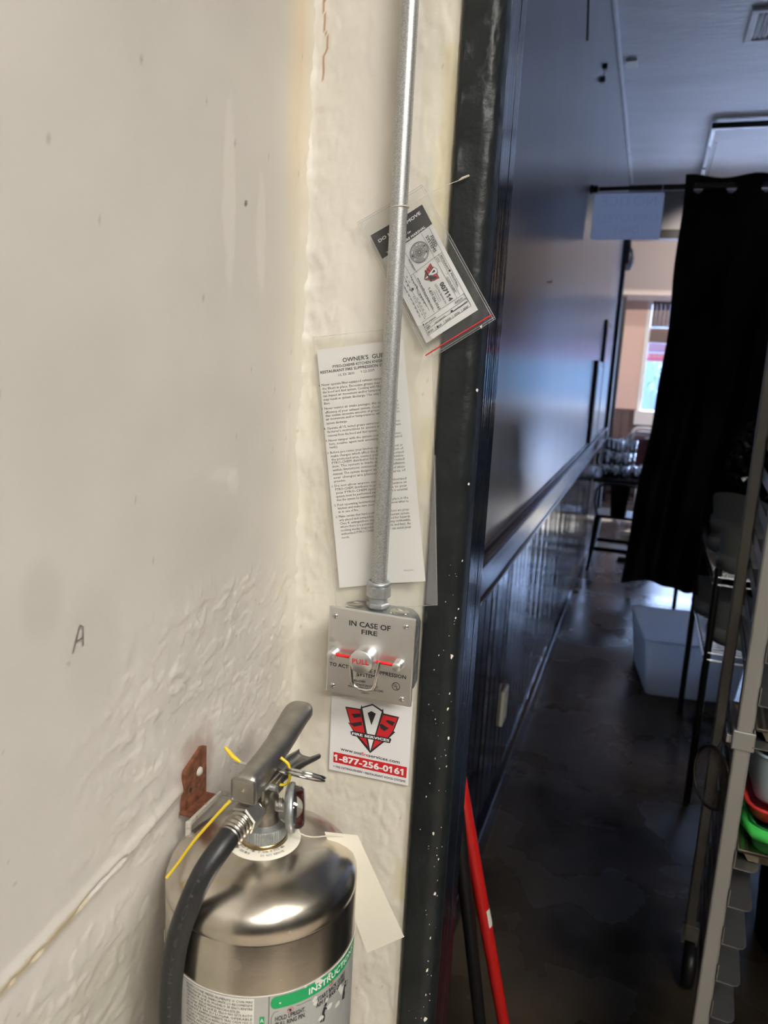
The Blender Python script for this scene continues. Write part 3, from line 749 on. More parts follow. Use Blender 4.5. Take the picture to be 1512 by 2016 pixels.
# small patches, nail, conduit line on the grey wall
mb = MB().box(XD, 3.90, 2.905, XD + .022, 3.93, 2.930, .001).box(XD, 3.83, 2.825, XD + .022, 3.86, 2.850, .001)
mb.build('wall_anchor', 'dark_trim', ws)
MB().tube([(XD + .012, 3.915, 2.905), (XD + .012, 3.845, 2.850)], .0015, 6).build('loose_wire', 'dark_trim', ws)
MB().tube([(XD + .003, 2.98, 2.98), (XD + .003, 3.19, 2.755)], .003, 6).build('wall_cable', 'frame_dark', ws)
MB().tube([(XD, 2.72, 1.83), (XD + .010, 2.72, 1.828), (XD + .011, 2.72, 1.835)], .002, 6).build('nail', 'dark_trim', ws)

# end of the party wall: black post, then an alcove and the street front
po = struct(MB().box(-0.475, YE, 0, -0.325, YE + 0.14, 2.70, 0.006).build('trim_3', 'dark_trim'))
MB().box(-0.482, YE - 0.01, 2.55, -0.300, YE + 0.15, 2.80, 0.012).build('post_capital', 'dark_trim', po)
struct(MB().box(-0.70, YE + 0.02, 0, -0.53, 10.9, 3.3).build('wall_alcove', 'soffit'))
struct(MB().box(-0.70, YE - 0.01, 0, XD - 0.02, YE + 0.02, 3.3).build('wall_alcove_return', 'soffit'))
struct(MB().box(-0.53, 7.95, 2.835, 4.2, 8.09, 2.915, 0.005).build('beam', 'dark_trim'))
struct(MB().box(-0.53, 7.97, 2.915, 4.2, 8.07, 3.262).build('wall_bulkhead', 'wall_paint'))
struct(MB().box(-0.53, 10.0, 2.525, 4.2, 10.8, 3.262).build('wall_front_header', 'beige_wall'))
struct(MB().box(-0.455, 9.97, 0.0, -0.372, 10.05, 2.50, 0.004).build('trim_4', 'dark_trim'))
# street wall at y = 10.8 with its big window
wf = struct(MB().box(-0.53, 10.8, 1.10, -0.135, 10.92, 2.525).build('wall_front', 'peach_wall'))
MB().box(3.6, 10.8, 0, 4.2, 10.92, 2.525).build('wall_end', 'peach_wall', wf)
bp = struct(MB().box(-0.53, 10.80, 0.0, 1.70, 10.92, 1.11).build('wall_under_window', 'panel_brown'))
for k in range(4):
    x0 = -0.53 + k * 0.11
    MB().box(x0 + .003, 10.775, 0.12, x0 + .107, 10.80, 1.10, .004).build('panel', 'panel_brown', bp)
MB().box(-0.53, 10.76, 1.095, -0.12, 10.80, 1.125, .004).build('panel_cap', 'panel_brown', bp)
wn = struct(MB().box(-0.135, 10.78, 1.06, -0.075, 10.88, 2.525, .004).build('window_1', 'window_white'))
MB().box(3.54, 10.78, 0.0, 3.60, 10.88, 2.525, .004).build('window_jamb', 'window_white', wn)
MB().box(1.70, 10.78, 0.0, 1.76, 10.88, 2.525, .004).build('mullion', 'window_white', wn)
MB().box(-0.15, 10.68, 0.93, 1.72, 10.90, 1.12, .01).build('window_sill', 'window_white', wn)
MB().box(-0.08, 10.80, 2.00, 1.70, 10.86, 2.19, .004).build('transom_board', 'panel_brown', wn)
MB().box(-0.08, 10.84, 1.12, 1.70, 10.846, 2.00).build('pane', 'pane', wn)
MB().box(1.76, 10.84, 0.05, 3.54, 10.846, 2.52).build('pane', 'pane', wn)
# outside
struct(MB().box(-12, 10.95, -0.12, 18, 26, -0.06).build('pavement', 'pavement'))
# ------------------------------------------------------------------ OUTSIDE THE WINDOW
t = thing('building', (3, 24, 0), 'blue fronted building across the street seen through the window', 'building')
MB().box(-6, 24, -0.1, 14, 26, 5).build('facade', 'facade_blue', t)
for k in range(6):
    x = -5 + k * 3.1
    f = MB().box(x, 23.93, 1.0, x + 1.6, 24.02, 2.6, .02).build('window', 'facade_window', t)
    MB().box(x + .08, 23.90, 1.08, x + 1.52, 23.94, 2.52).build('pane', 'facade_blue', f)
for k, (x, y_) in enumerate(((0.55, 17.5), (3.2, 18.5))):
    t = thing('street_tree', (x, y_, -0.06), 'small bushy street tree %s' % ('nearest the white window frame' if k == 0 else 'second from the white window frame'), 'tree', 'trees across the pavement')
    MB().tube([(x, y_, -0.06), (x + .03, y_, .6), (x, y_, 1.1)], [.06, .05, .04], 8).build('trunk', 'bark', t)
    cr = MB()
    for i in range(240):
        d = Vector((random.gauss(0, 1), random.gauss(0, 1), random.gauss(0, 1))).normalized() * random.uniform(.25, .62)
        c = Vector((x, y_, 1.6)) + Vector((d.x, d.y, d.z * 1.05))
        n_ = Vector((random.gauss(0, 1), random.gauss(0, 1), random.gauss(0, 1))).normalized(); a = n_.orthogonal().normalized(); b = n_.cross(a)
        s = random.uniform(.05, .1)
        cr.poly([c - a * s, c - b * s * .5, c + a * s, c + b * s * .5])
    tag(cr.build('foliage', 'leaf', t, fix=False), kind='stuff')

# window dressing: slatted valance, lilac and pink banner strip
t = thing('slat_valance', (0.8, 10.79, 2.52), 'cream orange and brown wooden slats hung along the top of the window', 'valance')
MB().box(-0.075, 10.775, 2.485, 1.70, 10.80, 2.525, .003).build('head_rail', 'panel_brown', t)
meshes = [MB().box(0, 10.765, 2.205, 0.050, 10.775, 2.485, .003, seg=1).mesh('slat') for _ in range(1)]
x = -0.070; k = 0
while x < 1.66:
    me = meshes[0] if k == 0 else meshes[0].copy()
    o = link('slat', me, 'slat_%d' % ((2, 0, 1, 2, 3, 2, 0, 1)[k % 8]), t)
    o.location.x = x
    x += 0.052; k += 1
t = thing('window_banner', (0.8, 10.79, 1.9), 'lilac banner strip with a pink lower edge across the window glass', 'banner')
MB().box(-0.07, 10.79, 1.88, 1.70, 10.794, 1.995).build('lilac_band', 'banner_lilac', t)
MB().box(-0.07, 10.79, 1.765, 1.70, 10.794, 1.868).build('pink_band', 'banner_pink', t)
mb = MB()
for k in range(29):
    cx = -0.04 + k * 0.058
    mb.lathe([(0.014, 0), (0.020, 0)], (cx, 10.788, 1.833), (0, -1, 0), 10)
mb.build('scallop_print', 'window_white', t)

# ------------------------------------------------------------------ DINING ROOM THINGS
# boards leaning on the rail
t = thing('picture_frame', (XD + .02, 5.6, 1.062), 'dark framed board on the rail below the taller one, nearest the doorway', 'picture', 'framed boards on the chair rail')
MB().box(XD + .002, 5.34, 1.075, XD + .026, 5.90, 1.63, .003).build('frame', 'frame_dark', t)
MB().box(XD + .026, 5.38, 1.115, XD + .029, 5.86, 1.59).build('board', 'wall_paint', t)
t = thing('picture_frame', (XD + .02, 6.3, 1.062), 'taller dark framed board on the rail beside the black post', 'picture', 'framed boards on the chair rail')
MB().box(XD + .002, 5.98, 1.075, XD + .022, 6.60, 1.94, .003).build('frame', 'frame_dark', t)
MB().box(XD + .022, 6.02, 1.115, XD + .025, 6.56, 1.90).build('board', 'wall_paint', t)

# outlet cover on the wainscot
t = thing('outlet_cover', (XD + .012, 2.42, .42), 'cream outlet cover on the black beadboard wainscot', 'outlet')
MB().box(XD + .011, 2.375, .36, XD + .024, 2.455, .482, .004, seg=3).build('plate', 'outlet', t)
for z in (.40, .442):
    MB().box(XD + .0235, 2.398, z - .014, XD + .026, 2.432, z + .014, .003).build('socket', 'outlet', t)

# curtain rod, sign, curtain
t = thing('curtain_rod', (-.36, 3.9, 2.385), 'black telescoping curtain rod across the passage', 'rod')
MB().cyl((XD, 3.9, 2.385), (XD + .012, 3.9, 2.385), .020).cyl((XD + .012, 3.9, 2.385), (XD + .034, 3.9, 2.385), .0165).build('end_cap', 'rod', t)
MB().cyl((XD + .03, 3.9, 2.385), (-.18, 3.9, 2.387), .0095).build('inner_tube', 'rod', t)
MB().cyl((-.19, 3.9, 2.387), (1.6, 3.9, 2.392), .0125).build('outer_tube', 'rod', t)
t = thing('hanging_sign', (-.19, 3.9, 2.27), 'pale plastic notice sign hung from the rod, printed face turned away', 'sign')
def rrect(x0, z0, x1, z1, r, y, n=6):
    p = []
    for cx, cz, a0 in ((x1 - r, z1 - r, 0), (x0 + r, z1 - r, 90), (x0 + r, z0 + r, 180), (x1 - r, z0 + r, 270)):
        for i in range(n + 1):
            a = math.radians(a0 + 90 * i / n); p.append((cx + r * math.cos(a), y, cz + r * math.sin(a)))
    return p
MB().poly(rrect(-.343, 2.160, -.030, 2.366, .010, 3.900), (0, .003, 0)).build('panel', 'sign_back', t)
rows = [('NOTICE', -.062, 2.308, -.308, 2.308, .045), ('EMPLOYEES', -.048, 2.238, -.328, 2.238, .034), ('ONLY', -.125, 2.185, -.245, 2.185, .034)]
mb_rows = [(s, -a0, b0, -a1, b1, c) for s, a0, b0, a1, b1, c in rows]
lettering('ghost_print', mb_rows, 'sign_ghost', t, lambda a, b: (-a, 3.8992, b))
for x in (-.325, -.042):
    MB().tube([(x, 3.9, 2.355), (x, 3.888, 2.372), (x, 3.885, 2.388), (x, 3.895, 2.403), (x, 3.910, 2.396), (x, 3.912, 2.375), (x, 3.902, 2.355)], .0016, 6).build('tie', 'white_plastic', t)

t = thing('curtain', (.5, 3.9, 2.43), 'long black grommet curtain hanging from the black rod', 'curtain')
GR = [0.048 + 0.062 + 0.140 * i for i in range(9)]
def cur(u, v):
    z = 2.432 - v * (2.432 - 0.525)
    xl = 0.050 - 0.074 * sstep(0.35, 1.0, v) + 0.004 * math.sin(v * 23)
    x = xl + u * (1.30 - xl)
    amp = 0.034 + 0.012 * v
    ph = (0.050 + u * 1.25 - GR[0]) / 0.140 * math.pi
    yy = 3.9 + amp * math.sin(ph + math.pi / 2 * 0) * 0.9 + 0.012 * v * math.sin(ph * 2.7 + 3 * v)
    z += 0.006 * math.cos(ph * 1.0) * (1 - v) + (0.006 * math.sin(ph * 0.8 + 1) + 0.005 * math.sin(ph * 2.1)) * v * v
    return (x, yy, z)
nu, nv = 260, 150
vs = [cur(i / nu, (j / nv) ** 1.6) for j in range(nv + 1) for i in range(nu + 1)]
fs = []
for j in range(nv):
    for i in range(nu):
        q = (j * (nu + 1) + i, j * (nu + 1) + i + 1, (j + 1) * (nu + 1) + i + 1, (j + 1) * (nu + 1) + i)
        c = (Vector(vs[q[0]]) + Vector(vs[q[2]])) / 2
        if any((c.x - g) ** 2 + (c.z - 2.379) ** 2 < .022 ** 2 for g in GR): continue
        fs.append(q)
MB().add(vs, fs, True).build('cloth', 'curtain', t)
for g in GR:
    MB().tube([(g + .0230 * math.cos(a), 3.9 , 2.379 + .0230 * math.sin(a)) for a in [2 * math.pi * i / 20 for i in range(20)]], .0028, 6, closed=True).build('grommet', 'rod', t)

# ceiling: vent, patch plate, track light
t = thing('ceiling_vent', (.40, 4.48, 3.262), 'white framed air vent with dark slats on the ceiling', 'vent')
f = MB()
for b in ((.262, 4.28, .60, 4.315), (.262, 4.625, .60, 4.66), (.262, 4.315, .297, 4.625), (.565, 4.315, .60, 4.625)):
    f.box(b[0], b[1], 3.246, b[2], b[3], 3.262, .004)
f.build('frame', 'vent_white', t)
MB().box(.297, 4.315, 3.256, .565, 4.625, 3.2615).build('duct_opening', 'vent_dark', t)
for k in range(11):
    x = .306 + k * .024
    MB().poly([(x, 4.335, 3.244), (x + .003, 4.335, 3.244), (x + .013, 4.335, 3.256), (x + .010, 4.335, 3.256)], (0, .27, 0)).build('slat', 'vent_white', t)
t = thing('blank_plate', (-.292, 4.83, 3.262), 'small square blank cover plate on the ceiling near the wall', 'plate')
MB().box(-.322, 4.78, 3.246, -.262, 4.88, 3.262, .002).build('plate_face', 'window_white', t)
MB().tube([(-.29, 4.83, 3.252), (-.29, 4.83, 3.2505)], .004, 8).build('screw', 'zinc', t)
t = thing('track_light', (.21, 6.0, 3.262), 'black and white ceiling track light rail in an L shape', 'light')
MB().box(.205, 5.93, 3.205, 2.2, 5.965, 3.245, .003).build('cross_rail', 'rod', t)
MB().box(.205, 5.965, 3.205, .235, 6.35, 3.24, .003).build('joiner', 'rod', t)
MB().box(.207, 6.35, 3.205, .233, 6.95, 3.238, .003).build('long_rail', 'vent_white', t)
MB().box(.203, 6.95, 3.195, .237, 7.55, 3.24, .003).build('joiner', 'rod', t)
MB().tube([(.262, 6.32, 3.22), (.268, 6.8, 3.215), (.262, 7.55, 3.21)], .004, 6).build('cable', 'rod', t)
for (x, y_) in ((1.4, 5.947), (.22, 7.3), (.22, 6.1)):
    MB().cyl((x, y_, 3.24), (x, y_, 3.262), .01).build('mount', 'rod', t)

# added out-of-view track head that brightens the street wall
for x, aim, pw, lab in ((.95, (-.30, 10.8, 1.75), 430, 'added unseen black spotlight on the ceiling rail brightening the street wall'),):
    p = Vector((x, 5.947, 3.10)); dv = (Vector(aim) - p).normalized()
    t = thing('added_track_spot', p, lab, 'light', 'added fill spotlights')
    MB().lathe([(0, -.10), (.035, -.10), (.045, -.08), (.045, .04), (.040, .04), (.036, .0), (0, .0)], p, dv, 24).build('lamp_housing', 'rod', t)
    MB().cyl(p + Vector((0, 0, .03)), (x, 5.947, 3.206), .008, 12).build('stem', 'rod', t)
    l = bpy.data.lights.new('fill_spot', 'SPOT'); l.energy = pw; l.color = (1.0, .86, .74); l.spot_size = math.radians(38); l.spot_blend = .6; l.shadow_soft_size = .03
    lo = bpy.data.objects.new('fill_spot', l); COL.objects.link(lo); lo.location = p + dv * .06; lo.rotation_euler = dv.to_track_quat('-Z', 'Y').to_euler()

p = Vector((1.2, 8.6, 3.08)); dv = (Vector((-.1, 10.0, 2.85)) - p).normalized()  # added lamp out of view, brightens the wall above the window
t = thing('added_ceiling_spot', p, 'added unseen black spotlight beyond the beam brightening the wall above the window', 'light')
MB().lathe([(0, -.10), (.035, -.10), (.045, -.08), (.045, .04), (.040, .04), (.036, .0), (0, .0)], p, dv, 24).build('lamp_housing', 'rod', t)
MB().cyl(p + Vector((0, 0, .03)), (1.2, 8.6, 3.262), .008, 12).build('stem', 'rod', t)
l = bpy.data.lights.new('fill_spot', 'SPOT'); l.energy = 75; l.color = (1.0, .88, .78); l.spot_size = math.radians(95); l.spot_blend = .8; l.shadow_soft_size = .04
lo = bpy.data.objects.new('fill_spot', l); COL.objects.link(lo); lo.location = p + dv * .06; lo.rotation_euler = dv.to_track_quat('-Z', 'Y').to_euler()
t = thing('wall_lamp', (-.30, 7.60, 2.62), 'small white curved wall lamp beside the top of the black post', 'light')
MB().tube(smooth_path([Vector(q) for q in ((-.312, 7.60, 2.72), (-.285, 7.60, 2.66), (-.278, 7.60, 2.57), (-.300, 7.60, 2.51), (-.325, 7.60, 2.54))], 5), [.012] * 8 + [.020] * 9 + [.028] * 4, 12).build('lamp_arm', 'vent_white', t)

# dining table and what is on it
t = thing('dining_table', (-.12, 6.6, 0), 'dark brown dining table against the wainscot holding the glasses', 'table')
MB().box(-.345, 6.25, .70, .42, 7.05, .735, .006).build('table_top', 'table_top', t)
MB().cyl((.15, 6.65, .03), (.15, 6.65, .70), .04).build('column', 'black_iron', t)
MB().box(-.10, 6.61, .0, .40, 6.69, .035, .006).box(.11, 6.40, .0, .19, 6.90, .035, .006).build('foot', 'black_iron', t)

def tol_chair(name, loc, label):
    """black metal cafe chair, back towards the camera"""
    x, y, _ = loc
    t = thing(name, loc, label, 'chair')
    s = MB().box(x - .17, y - .02, .425, x + .17, y + .34, .45, .012, seg=3)
    s.build('seat', 'black_iron', t)
    hoop = [(x - .155, y - .005, .44), (x - .185, y - .03, .56), (x - .175, y - .055, .66), (x - .13, y - .075, .705), (x, y - .085, .715), (x + .13, y - .075, .705), (x + .175, y - .055, .66), (x + .185, y - .03, .56), (x + .155, y - .005, .44)]
    MB().tube(hoop, .010, 10).build('back_frame', 'black_iron', t)
    MB().poly([(x - .055, y - .004, .44), (x + .055, y - .004, .44), (x + .075, y - .08, .71), (x - .075, y - .08, .71)], (0, .006, 0)).build('splat', 'black_iron', t)
    for sx in (-1, 1):
        for fy, dy in ((y, -.05), (y + .32, .05)):
            MB().tube([(x + sx * .15, fy, .43), (x + sx * .165, fy + dy * .5, .22), (x + sx * .185, fy + dy, .012)], [.028, .022, .014], 8).build('leg', 'black_iron', t)
            MB().cyl((x + sx * .185, fy + dy, 0), (x + sx * .185, fy + dy, .014), .015, 12).build('foot_cap', 'black_plastic', t)
    MB().box(x - .17, y - .035, .16, x + .17, y - .027, .195, .003).box(x - .17, y + .345, .16, x + .17, y + .353, .195, .003).build('brace', 'black_iron', t)
    return t
tol_chair('metal_chair', (-.125, 6.20, 0), 'black metal cafe chair in front of the table of glasses')

def pad_chair(loc, label):
    x, y, _ = loc
    t = thing('padded_chair', loc, label, 'chair', 'padded chairs beyond the glasses')
    arch = [(x - .20, y, .45), (x - .215, y - .02, .78)] + [(x + .215 * math.cos(a) if False else x - .215 + (.06 - .06 * math.cos(a)), y - .03, .90 + .06 * math.sin(a)) for a in [math.pi / 2 * i / 5 for i in range(6)]]
    arch += [(2 * x - p[0], p[1], p[2]) for p in arch[::-1]]
    MB().tube(arch, .016, 10).build('back_frame', 'chair_frame', t)
    MB().box(x - .19, y - .045, .60, x + .19, y - .005, .925, .018, seg=3).build('backrest', 'chair_pad', t)
    MB().box(x - .21, y, .43, x + .21, y + .42, .48, .02, seg=3).build('seat', 'chair_pad', t)
    for sx in (-1, 1):
        for yy in (y, y + .40):
            MB().tube([(x + sx * .2, yy, .46), (x + sx * .21, yy, .0)], .012, 8).build('leg', 'chair_frame', t)
    return t
pad_chair((.06, 8.35, 0), 'padded red-brown chair with white lit top rail right behind the glasses')
pad_chair((.09, 9.55, 0), 'padded red-brown chair with rounded metal top rail farthest away by the window')
t = thing('side_chair', (.16, 8.95, 0), 'dark chair with a slim chrome hoop between the two padded chairs', 'chair')
MB().tube([(-.02, 8.95, .45), (-.03, 8.93, .78), (.02, 8.92, .88), (.10, 8.92, .905), (.24, 8.92, .905), (.33, 8.92, .88), (.36, 8.93, .78), (.35, 8.95, .45)], .012, 10).build('back_frame', 'chair_frame', t)
MB().box(-.01, 8.925, .55, .34, 8.945, .86, .01).build('backrest', 'frame_dark', t)
MB().box(-.02, 8.95, .42, .35, 9.33, .46, .015).build('seat', 'frame_dark', t)
for x in (-.01, .34):
    for yy in (8.96, 9.32):
        MB().tube([(x, yy, .44), (x, yy, 0)], .011, 8).build('leg', 'chair_frame', t)

ZT = .735
tum = MB().lathe([(.0, .004), (.027, .004), (.034, .10), (.036, .10), (.030, .0), (.0, .0)], (0, 0, 0), (0, 0, 1), 14).mesh('tumbler')
def tumbler(x, y, z, label, group='clear tumblers on the table'):
    o = link('tumbler', tum, 'glass')
    o.location = (x, y, z)
    return tag(o, label, 'glass', group)
rows_ = [(-.255, 6.36), (-.185, 6.35), (-.115, 6.36), (-.225, 6.44), (-.150, 6.44), (-.080, 6.44), (-.26, 6.52), (-.185, 6.52), (-.11, 6.52)]
for L in range(3):
    for k, (x, y_) in enumerate(rows_):
        if L == 2 and k in (0, 2, 8): continue
        tumbler(x + .004 * L, y_ + .003 * L, ZT + L * .1005, 'clear tumbler in the stacked block of glasses at the wall end of the table', 'stacked clear tumblers')
tumbler(-.022, 6.42, ZT, 'clear tumbler standing right beside the stacked block of glasses')
tumbler(.035, 6.55, ZT, 'clear tumbler standing second to the right of the stacked glasses')
tumbler(.10, 6.45, ZT, 'clear tumbler standing nearest the curtain on the table')
t = thing('wine_glass', (-.305, 6.33, ZT), 'stemmed wine glass beside the wall on the table', 'glass')
MB().lathe([(.0, .0), (.033, .001), (.033, .003), (.005, .006), (.0035, .03), (.0035, .075), (.006, .08)], (-.305, 6.33, ZT), (0, 0, 1), 18).build('stem', 'glass', t)
MB().lathe([(.006, .08), (.026, .095), (.036, .125), (.034, .165), (.029, .19)], (-.305, 6.33, ZT), (0, 0, 1), 18).build('bowl', 'glass', t)
t = thing('cocktail_glass', (.015, 6.30, ZT), 'conical cocktail glass at the front edge of the table', 'glass')
MB().lathe([(.0, .0), (.033, .001), (.033, .003), (.005, .006), (.0035, .02), (.0035, .05)], (.015, 6.30, ZT), (0, 0, 1), 18).build('stem', 'glass', t)
MB().lathe([(.004, .05), (.05, .105)], (.015, 6.30, ZT), (0, 0, 1), 18).build('bowl', 'glass', t)
t = thing('sauce_bottle', (-.10, 6.66, ZT), 'red sauce bottle with a white cap behind the stacked glasses', 'bottle')
MB().lathe([(0, 0), (.03, 0), (.031, .02), (.030, .22), (.022, .26), (.016, .285), (0, .285)], (-.10, 6.66, ZT), (0, 0, 1), 18).build('bottle_body', 'sauce_red', t)
MB().lathe([(.017, .285), (.016, .31), (.006, .34), (0, .34)], (-.10, 6.66, ZT), (0, 0, 1), 18).build('cap', 'white_plastic', t)
t = thing('sauce_bottle', (-.17, 6.70, ZT), 'pale cream bottle behind the stacked glasses next to the red one', 'bottle')
MB().lathe([(0, 0), (.028, 0), (.029, .02), (.028, .22), (.02, .26), (.015, .275), (0, .275)], (-.17, 6.70, ZT), (0, 0, 1), 18).build('bottle_body', 'white_plastic', t)
MB().lathe([(.016, .275), (.015, .30), (0, .305)], (-.17, 6.70, ZT), (0, 0, 1), 18).build('cap', 'outlet', t)

# translucent tote on the floor
def tote():
    a = math.radians(8)
    org = Vector((.145, 3.775, 0))
    def q(x, y, z): return org + Vector((x * math.cos(a) - y * math.sin(a), x * math.sin(a) + y * math.cos(a), z))
    t = thing('storage_bin', org, 'open white translucent plastic bin on the dark floor', 'bin')
    Lx, Ly, H = .42, .50, .285
    def ring(z, fl, r=.03, off=0):
        p = []
        for cx, cy, a0 in ((Lx - r, Ly - r, 0), (r, Ly - r, 90), (r, r, 180), (Lx - r, r, 270)):
            for i in range(6):
                b = math.radians(a0 + 90 * i / 5)
                x = cx + r * math.cos(b); y = cy + r * math.sin(b)
                x = Lx / 2 + (x - Lx / 2) * (1 + fl) - (off if x > Lx / 2 else -off); y = Ly / 2 + (y - Ly / 2) * (1 + fl) - (off if y > Ly / 2 else -off)
                p.append(q(x, y, z))
        return p
    R = [ring(.004, -.03), ring(.0, -.01), ring(.02, .0), ring(.20, .10), ring(.202, .115), ring(H, .155), ring(H, .155, off=.004), ring(.20, .10, off=.004), ring(.012, -.005, off=.004)]
    n = len(R[0]); v = [p for r_ in R for p in r_]
    f = [(i * n + j, i * n + (j + 1) % n, (i + 1) * n + (j + 1) % n, (i + 1) * n + j) for i in range(len(R) - 1) for j in range(n)]
    f += [tuple(range(n))[::-1], tuple(range((len(R) - 1) * n, len(R) * n))]
    MB().add(v, f).build('bin_body', 'bin_plastic', t)
    b = ring(H, .165)
    MB().tube(b, .005, 8, closed=True).build('rim', 'bin_plastic', t)
    MB().tube([q(.06, -.022, .24), q(.06, -.014, .175), q(.24, -.014, .175), q(.25, -.022, .24)], .0016, 6).build('embossed_panel', 'bin_plastic', t)
tote()

# black wire shelf unit with stacked seats
t = thing('wire_shelf', (.30, 2.82, 0), 'black post shelf unit with chrome wire shelves behind the tray rack', 'shelf')
PX = ((.298, 2.815), (.298, 3.60), (.75, 2.815), (.75, 3.60))
for (x, y_) in PX:
    MB().cyl((x, y_, .0), (x, y_, .885), .0127, 16).cyl((x, y_, .885), (x, y_, .893), .0135, 16).build('post', 'shelf_black', t)
for z in (.56, .835):
    s = MB()
    for dz in (0, .026):
        s.tube([(.298, 2.80, z + dz), (.75, 2.80, z + dz)], .003, 6).tube([(.298, 3.615, z + dz), (.75, 3.615, z + dz)], .003, 6)
        s.tube([(.285, 2.815, z + dz), (.285, 3.60, z + dz)], .003, 6).tube([(.763, 2.815, z + dz), (.763, 3.60, z + dz)], .003, 6)
    for k in range(26):
        yk = 2.83 + k * .0305
        s.tube([(.285, yk, z + .026), (.763, yk, z + .026)], .0018, 5)
    tag(s.build('wire_deck', 'chrome', t), kind='stuff')
# a third post seen through the bin
t2 = thing('floor_pole', (.30, 5.02, 0), 'slim black pole standing behind the white bin', 'pole')
MB().cyl((.30, 5.02, 0), (.30, 5.02, .75), .013, 14).build('shaft', 'shelf_black', t2)
MB().cyl((.30, 5.02, 0), (.30, 5.02, .02), .03, 16).build('foot', 'shelf_black', t2)

def booster(loc, rz, label):
    """moulded child seat: seat pan, wrap-round back and arms"""
    t = thing('booster_seat', (0, 0, 0), label, 'seat', 'stacked dark plastic child seats')
    def shell(u, v):
        a = math.radians(-125 + 250 * u)
        hgt = .135 * max(0.22, math.cos(a * .70))
        w = .135 + .012 * v
        r_x = w * (1.0); r_y = w * .95
        return (r_x * math.sin(a), r_y * math.cos(a), .03 + hgt * v)
    o = MB()
    g = [shell(i / 40, j / 10) for j in range(11) for i in range(41)]
    gi = [((x * .90), (y * .90), z) for x, y, z in g]
    f = [(j * 41 + i, j * 41 + i + 1, (j + 1) * 41 + i + 1, (j + 1) * 41 + i) for j in range(10) for i in range(40)]
    o.add(g, f, True).add(gi, f, True)
    top = 10 * 41
    o.add([g[top + i] for i in range(41)] + [gi[top + i] for i in range(41)], [(i, i + 1, 42 + i, 41 + i) for i in range(40)], True)
    for e in (0, 40):
        o.add([g[j * 41 + e] for j in range(11)] + [gi[j * 41 + e] for j in range(11)], [(j, j + 1, 12 + j, 11 + j) for j in range(10)], True)
    o.build('back_shell', 'seat_plastic', t)
    MB().lathe([(0, .06), (.12, .062), (.142, .05), (.146, .03), (.14, .0), (0, .0)], (0, 0, 0), (0, 0, 1), 36).build('seat_pan', 'seat_plastic', t)
    t.location = loc; t.rotation_euler = (0, 0, rz)
    for c in t.children: c.matrix_parent_inverse = Matrix.Identity(4)
    return t
b0 = booster((.445, 2.965, .864), math.pi - .55, 'dark plastic child seat nearest the chrome shelf end on the upper wire shelf')
for loc, rz, lab in (((.435, 3.29, .944), math.pi - .65, 'dark plastic child seat on top of the nested pair on the upper wire shelf'),
                     ((.445, 3.00, .589), math.pi - .4, 'dark plastic child seat on the lower wire shelf'),
                     ((.42, 3.32, .589), math.pi - .9, 'dark plastic child seat behind the front one on the lower wire shelf'),
                     ((.435, 3.29, .864), math.pi - .65, 'dark plastic child seat at the bottom of the nested pair on the upper wire shelf')):
    shift_copy(b0, loc, rz, lab)
t = thing('storage_box', (.66, 3.40, .866), 'navy blue box on the upper wire shelf behind the seats', 'box')
MB().box(.60, 3.18, .866, .75, 3.58, 1.06, .006).build('box_body', 'box_navy', t)
MB().box(.595, 3.175, 1.06, .755, 3.585, 1.08, .006).build('lid', 'box_navy', t)
def bag():
    t = thing('plastic_bag', (.53, 3.42, 1.08), 'crumpled glossy black plastic bag on top of the shelf behind the rack', 'bag')
    bm = bmesh.new(); bmesh.ops.create_icosphere(bm, subdivisions=5, radius=1)
    for v in bm.verts:
        p = v.co.copy()
        k = 1 + .22 * noise.ridged_multi_fractal(p * 2.2, .9, 2.1, 4, 1, 2) - .25
        v.co = Vector((.52 + p.x * .17 * k, 3.41 + p.y * .17 * k, max(1.085, 1.22 + p.z * .20 * k)))
    MB().bm(bm, smooth=False).build('bag_body', 'bag_black', t)
    MB().lathe([(.03, 0), (.022, .03), (.05, .07), (.06, .09)], (.52, 3.41, 1.40), (.1, .05, 1), 14).build('tied_neck', 'bag_black', t)
bag()
# ------------------------------------------------------------------ PULL STATION, CONDUIT, PAPERS
def ysurf(x):
    """sheets lie on the cream wall and ride up over the black casing"""
    return 0.7945 - 0.0085 * sstep(-0.262, -0.205, x)

t = thing('pull_station', (-.2604, .80, 1.203), 'brushed steel fire pull station box on the cream wall', 'pull station')
def rbody(x0, z0, x1, z1, r, y0, y1):
    a = rrect(x0, z0, x1, z1, r, y0, 6); n = len(a)
    b = [(p[0], y1, p[2]) for p in a]
    return MB().add(a + b, [(i, (i + 1) % n, n + (i + 1) % n, n + i) for i in range(n)], True).poly(a).poly(b)
rbody(-.3050, 1.1545, -.2150, 1.2520, .016, .7600, .7975).build('back_box', 'zinc', t)
kos = []
for (x, z, ax) in ((-.289, 1.2521, (0, 0, 1)), (-.236, 1.2521, (0, 0, 1)), (-.2149, 1.230, (1, 0, 0)), (-.2149, 1.203, (1, 0, 0)), (-.2149, 1.176, (1, 0, 0))):
    MB().lathe([(0, .0002), (.0088, .0002), (.0096, .0009), (.0104, .0009), (.0112, 0)], (x, .779, z), ax, 22).build('knockout', 'bright_steel' if ax[2] else 'zinc', t)
pl = MB().box(-.3113, .7565, 1.1522, -.2095, .7605, 1.2542, .0018, seg=3).build('cover_plate', 'brushed_steel', t)
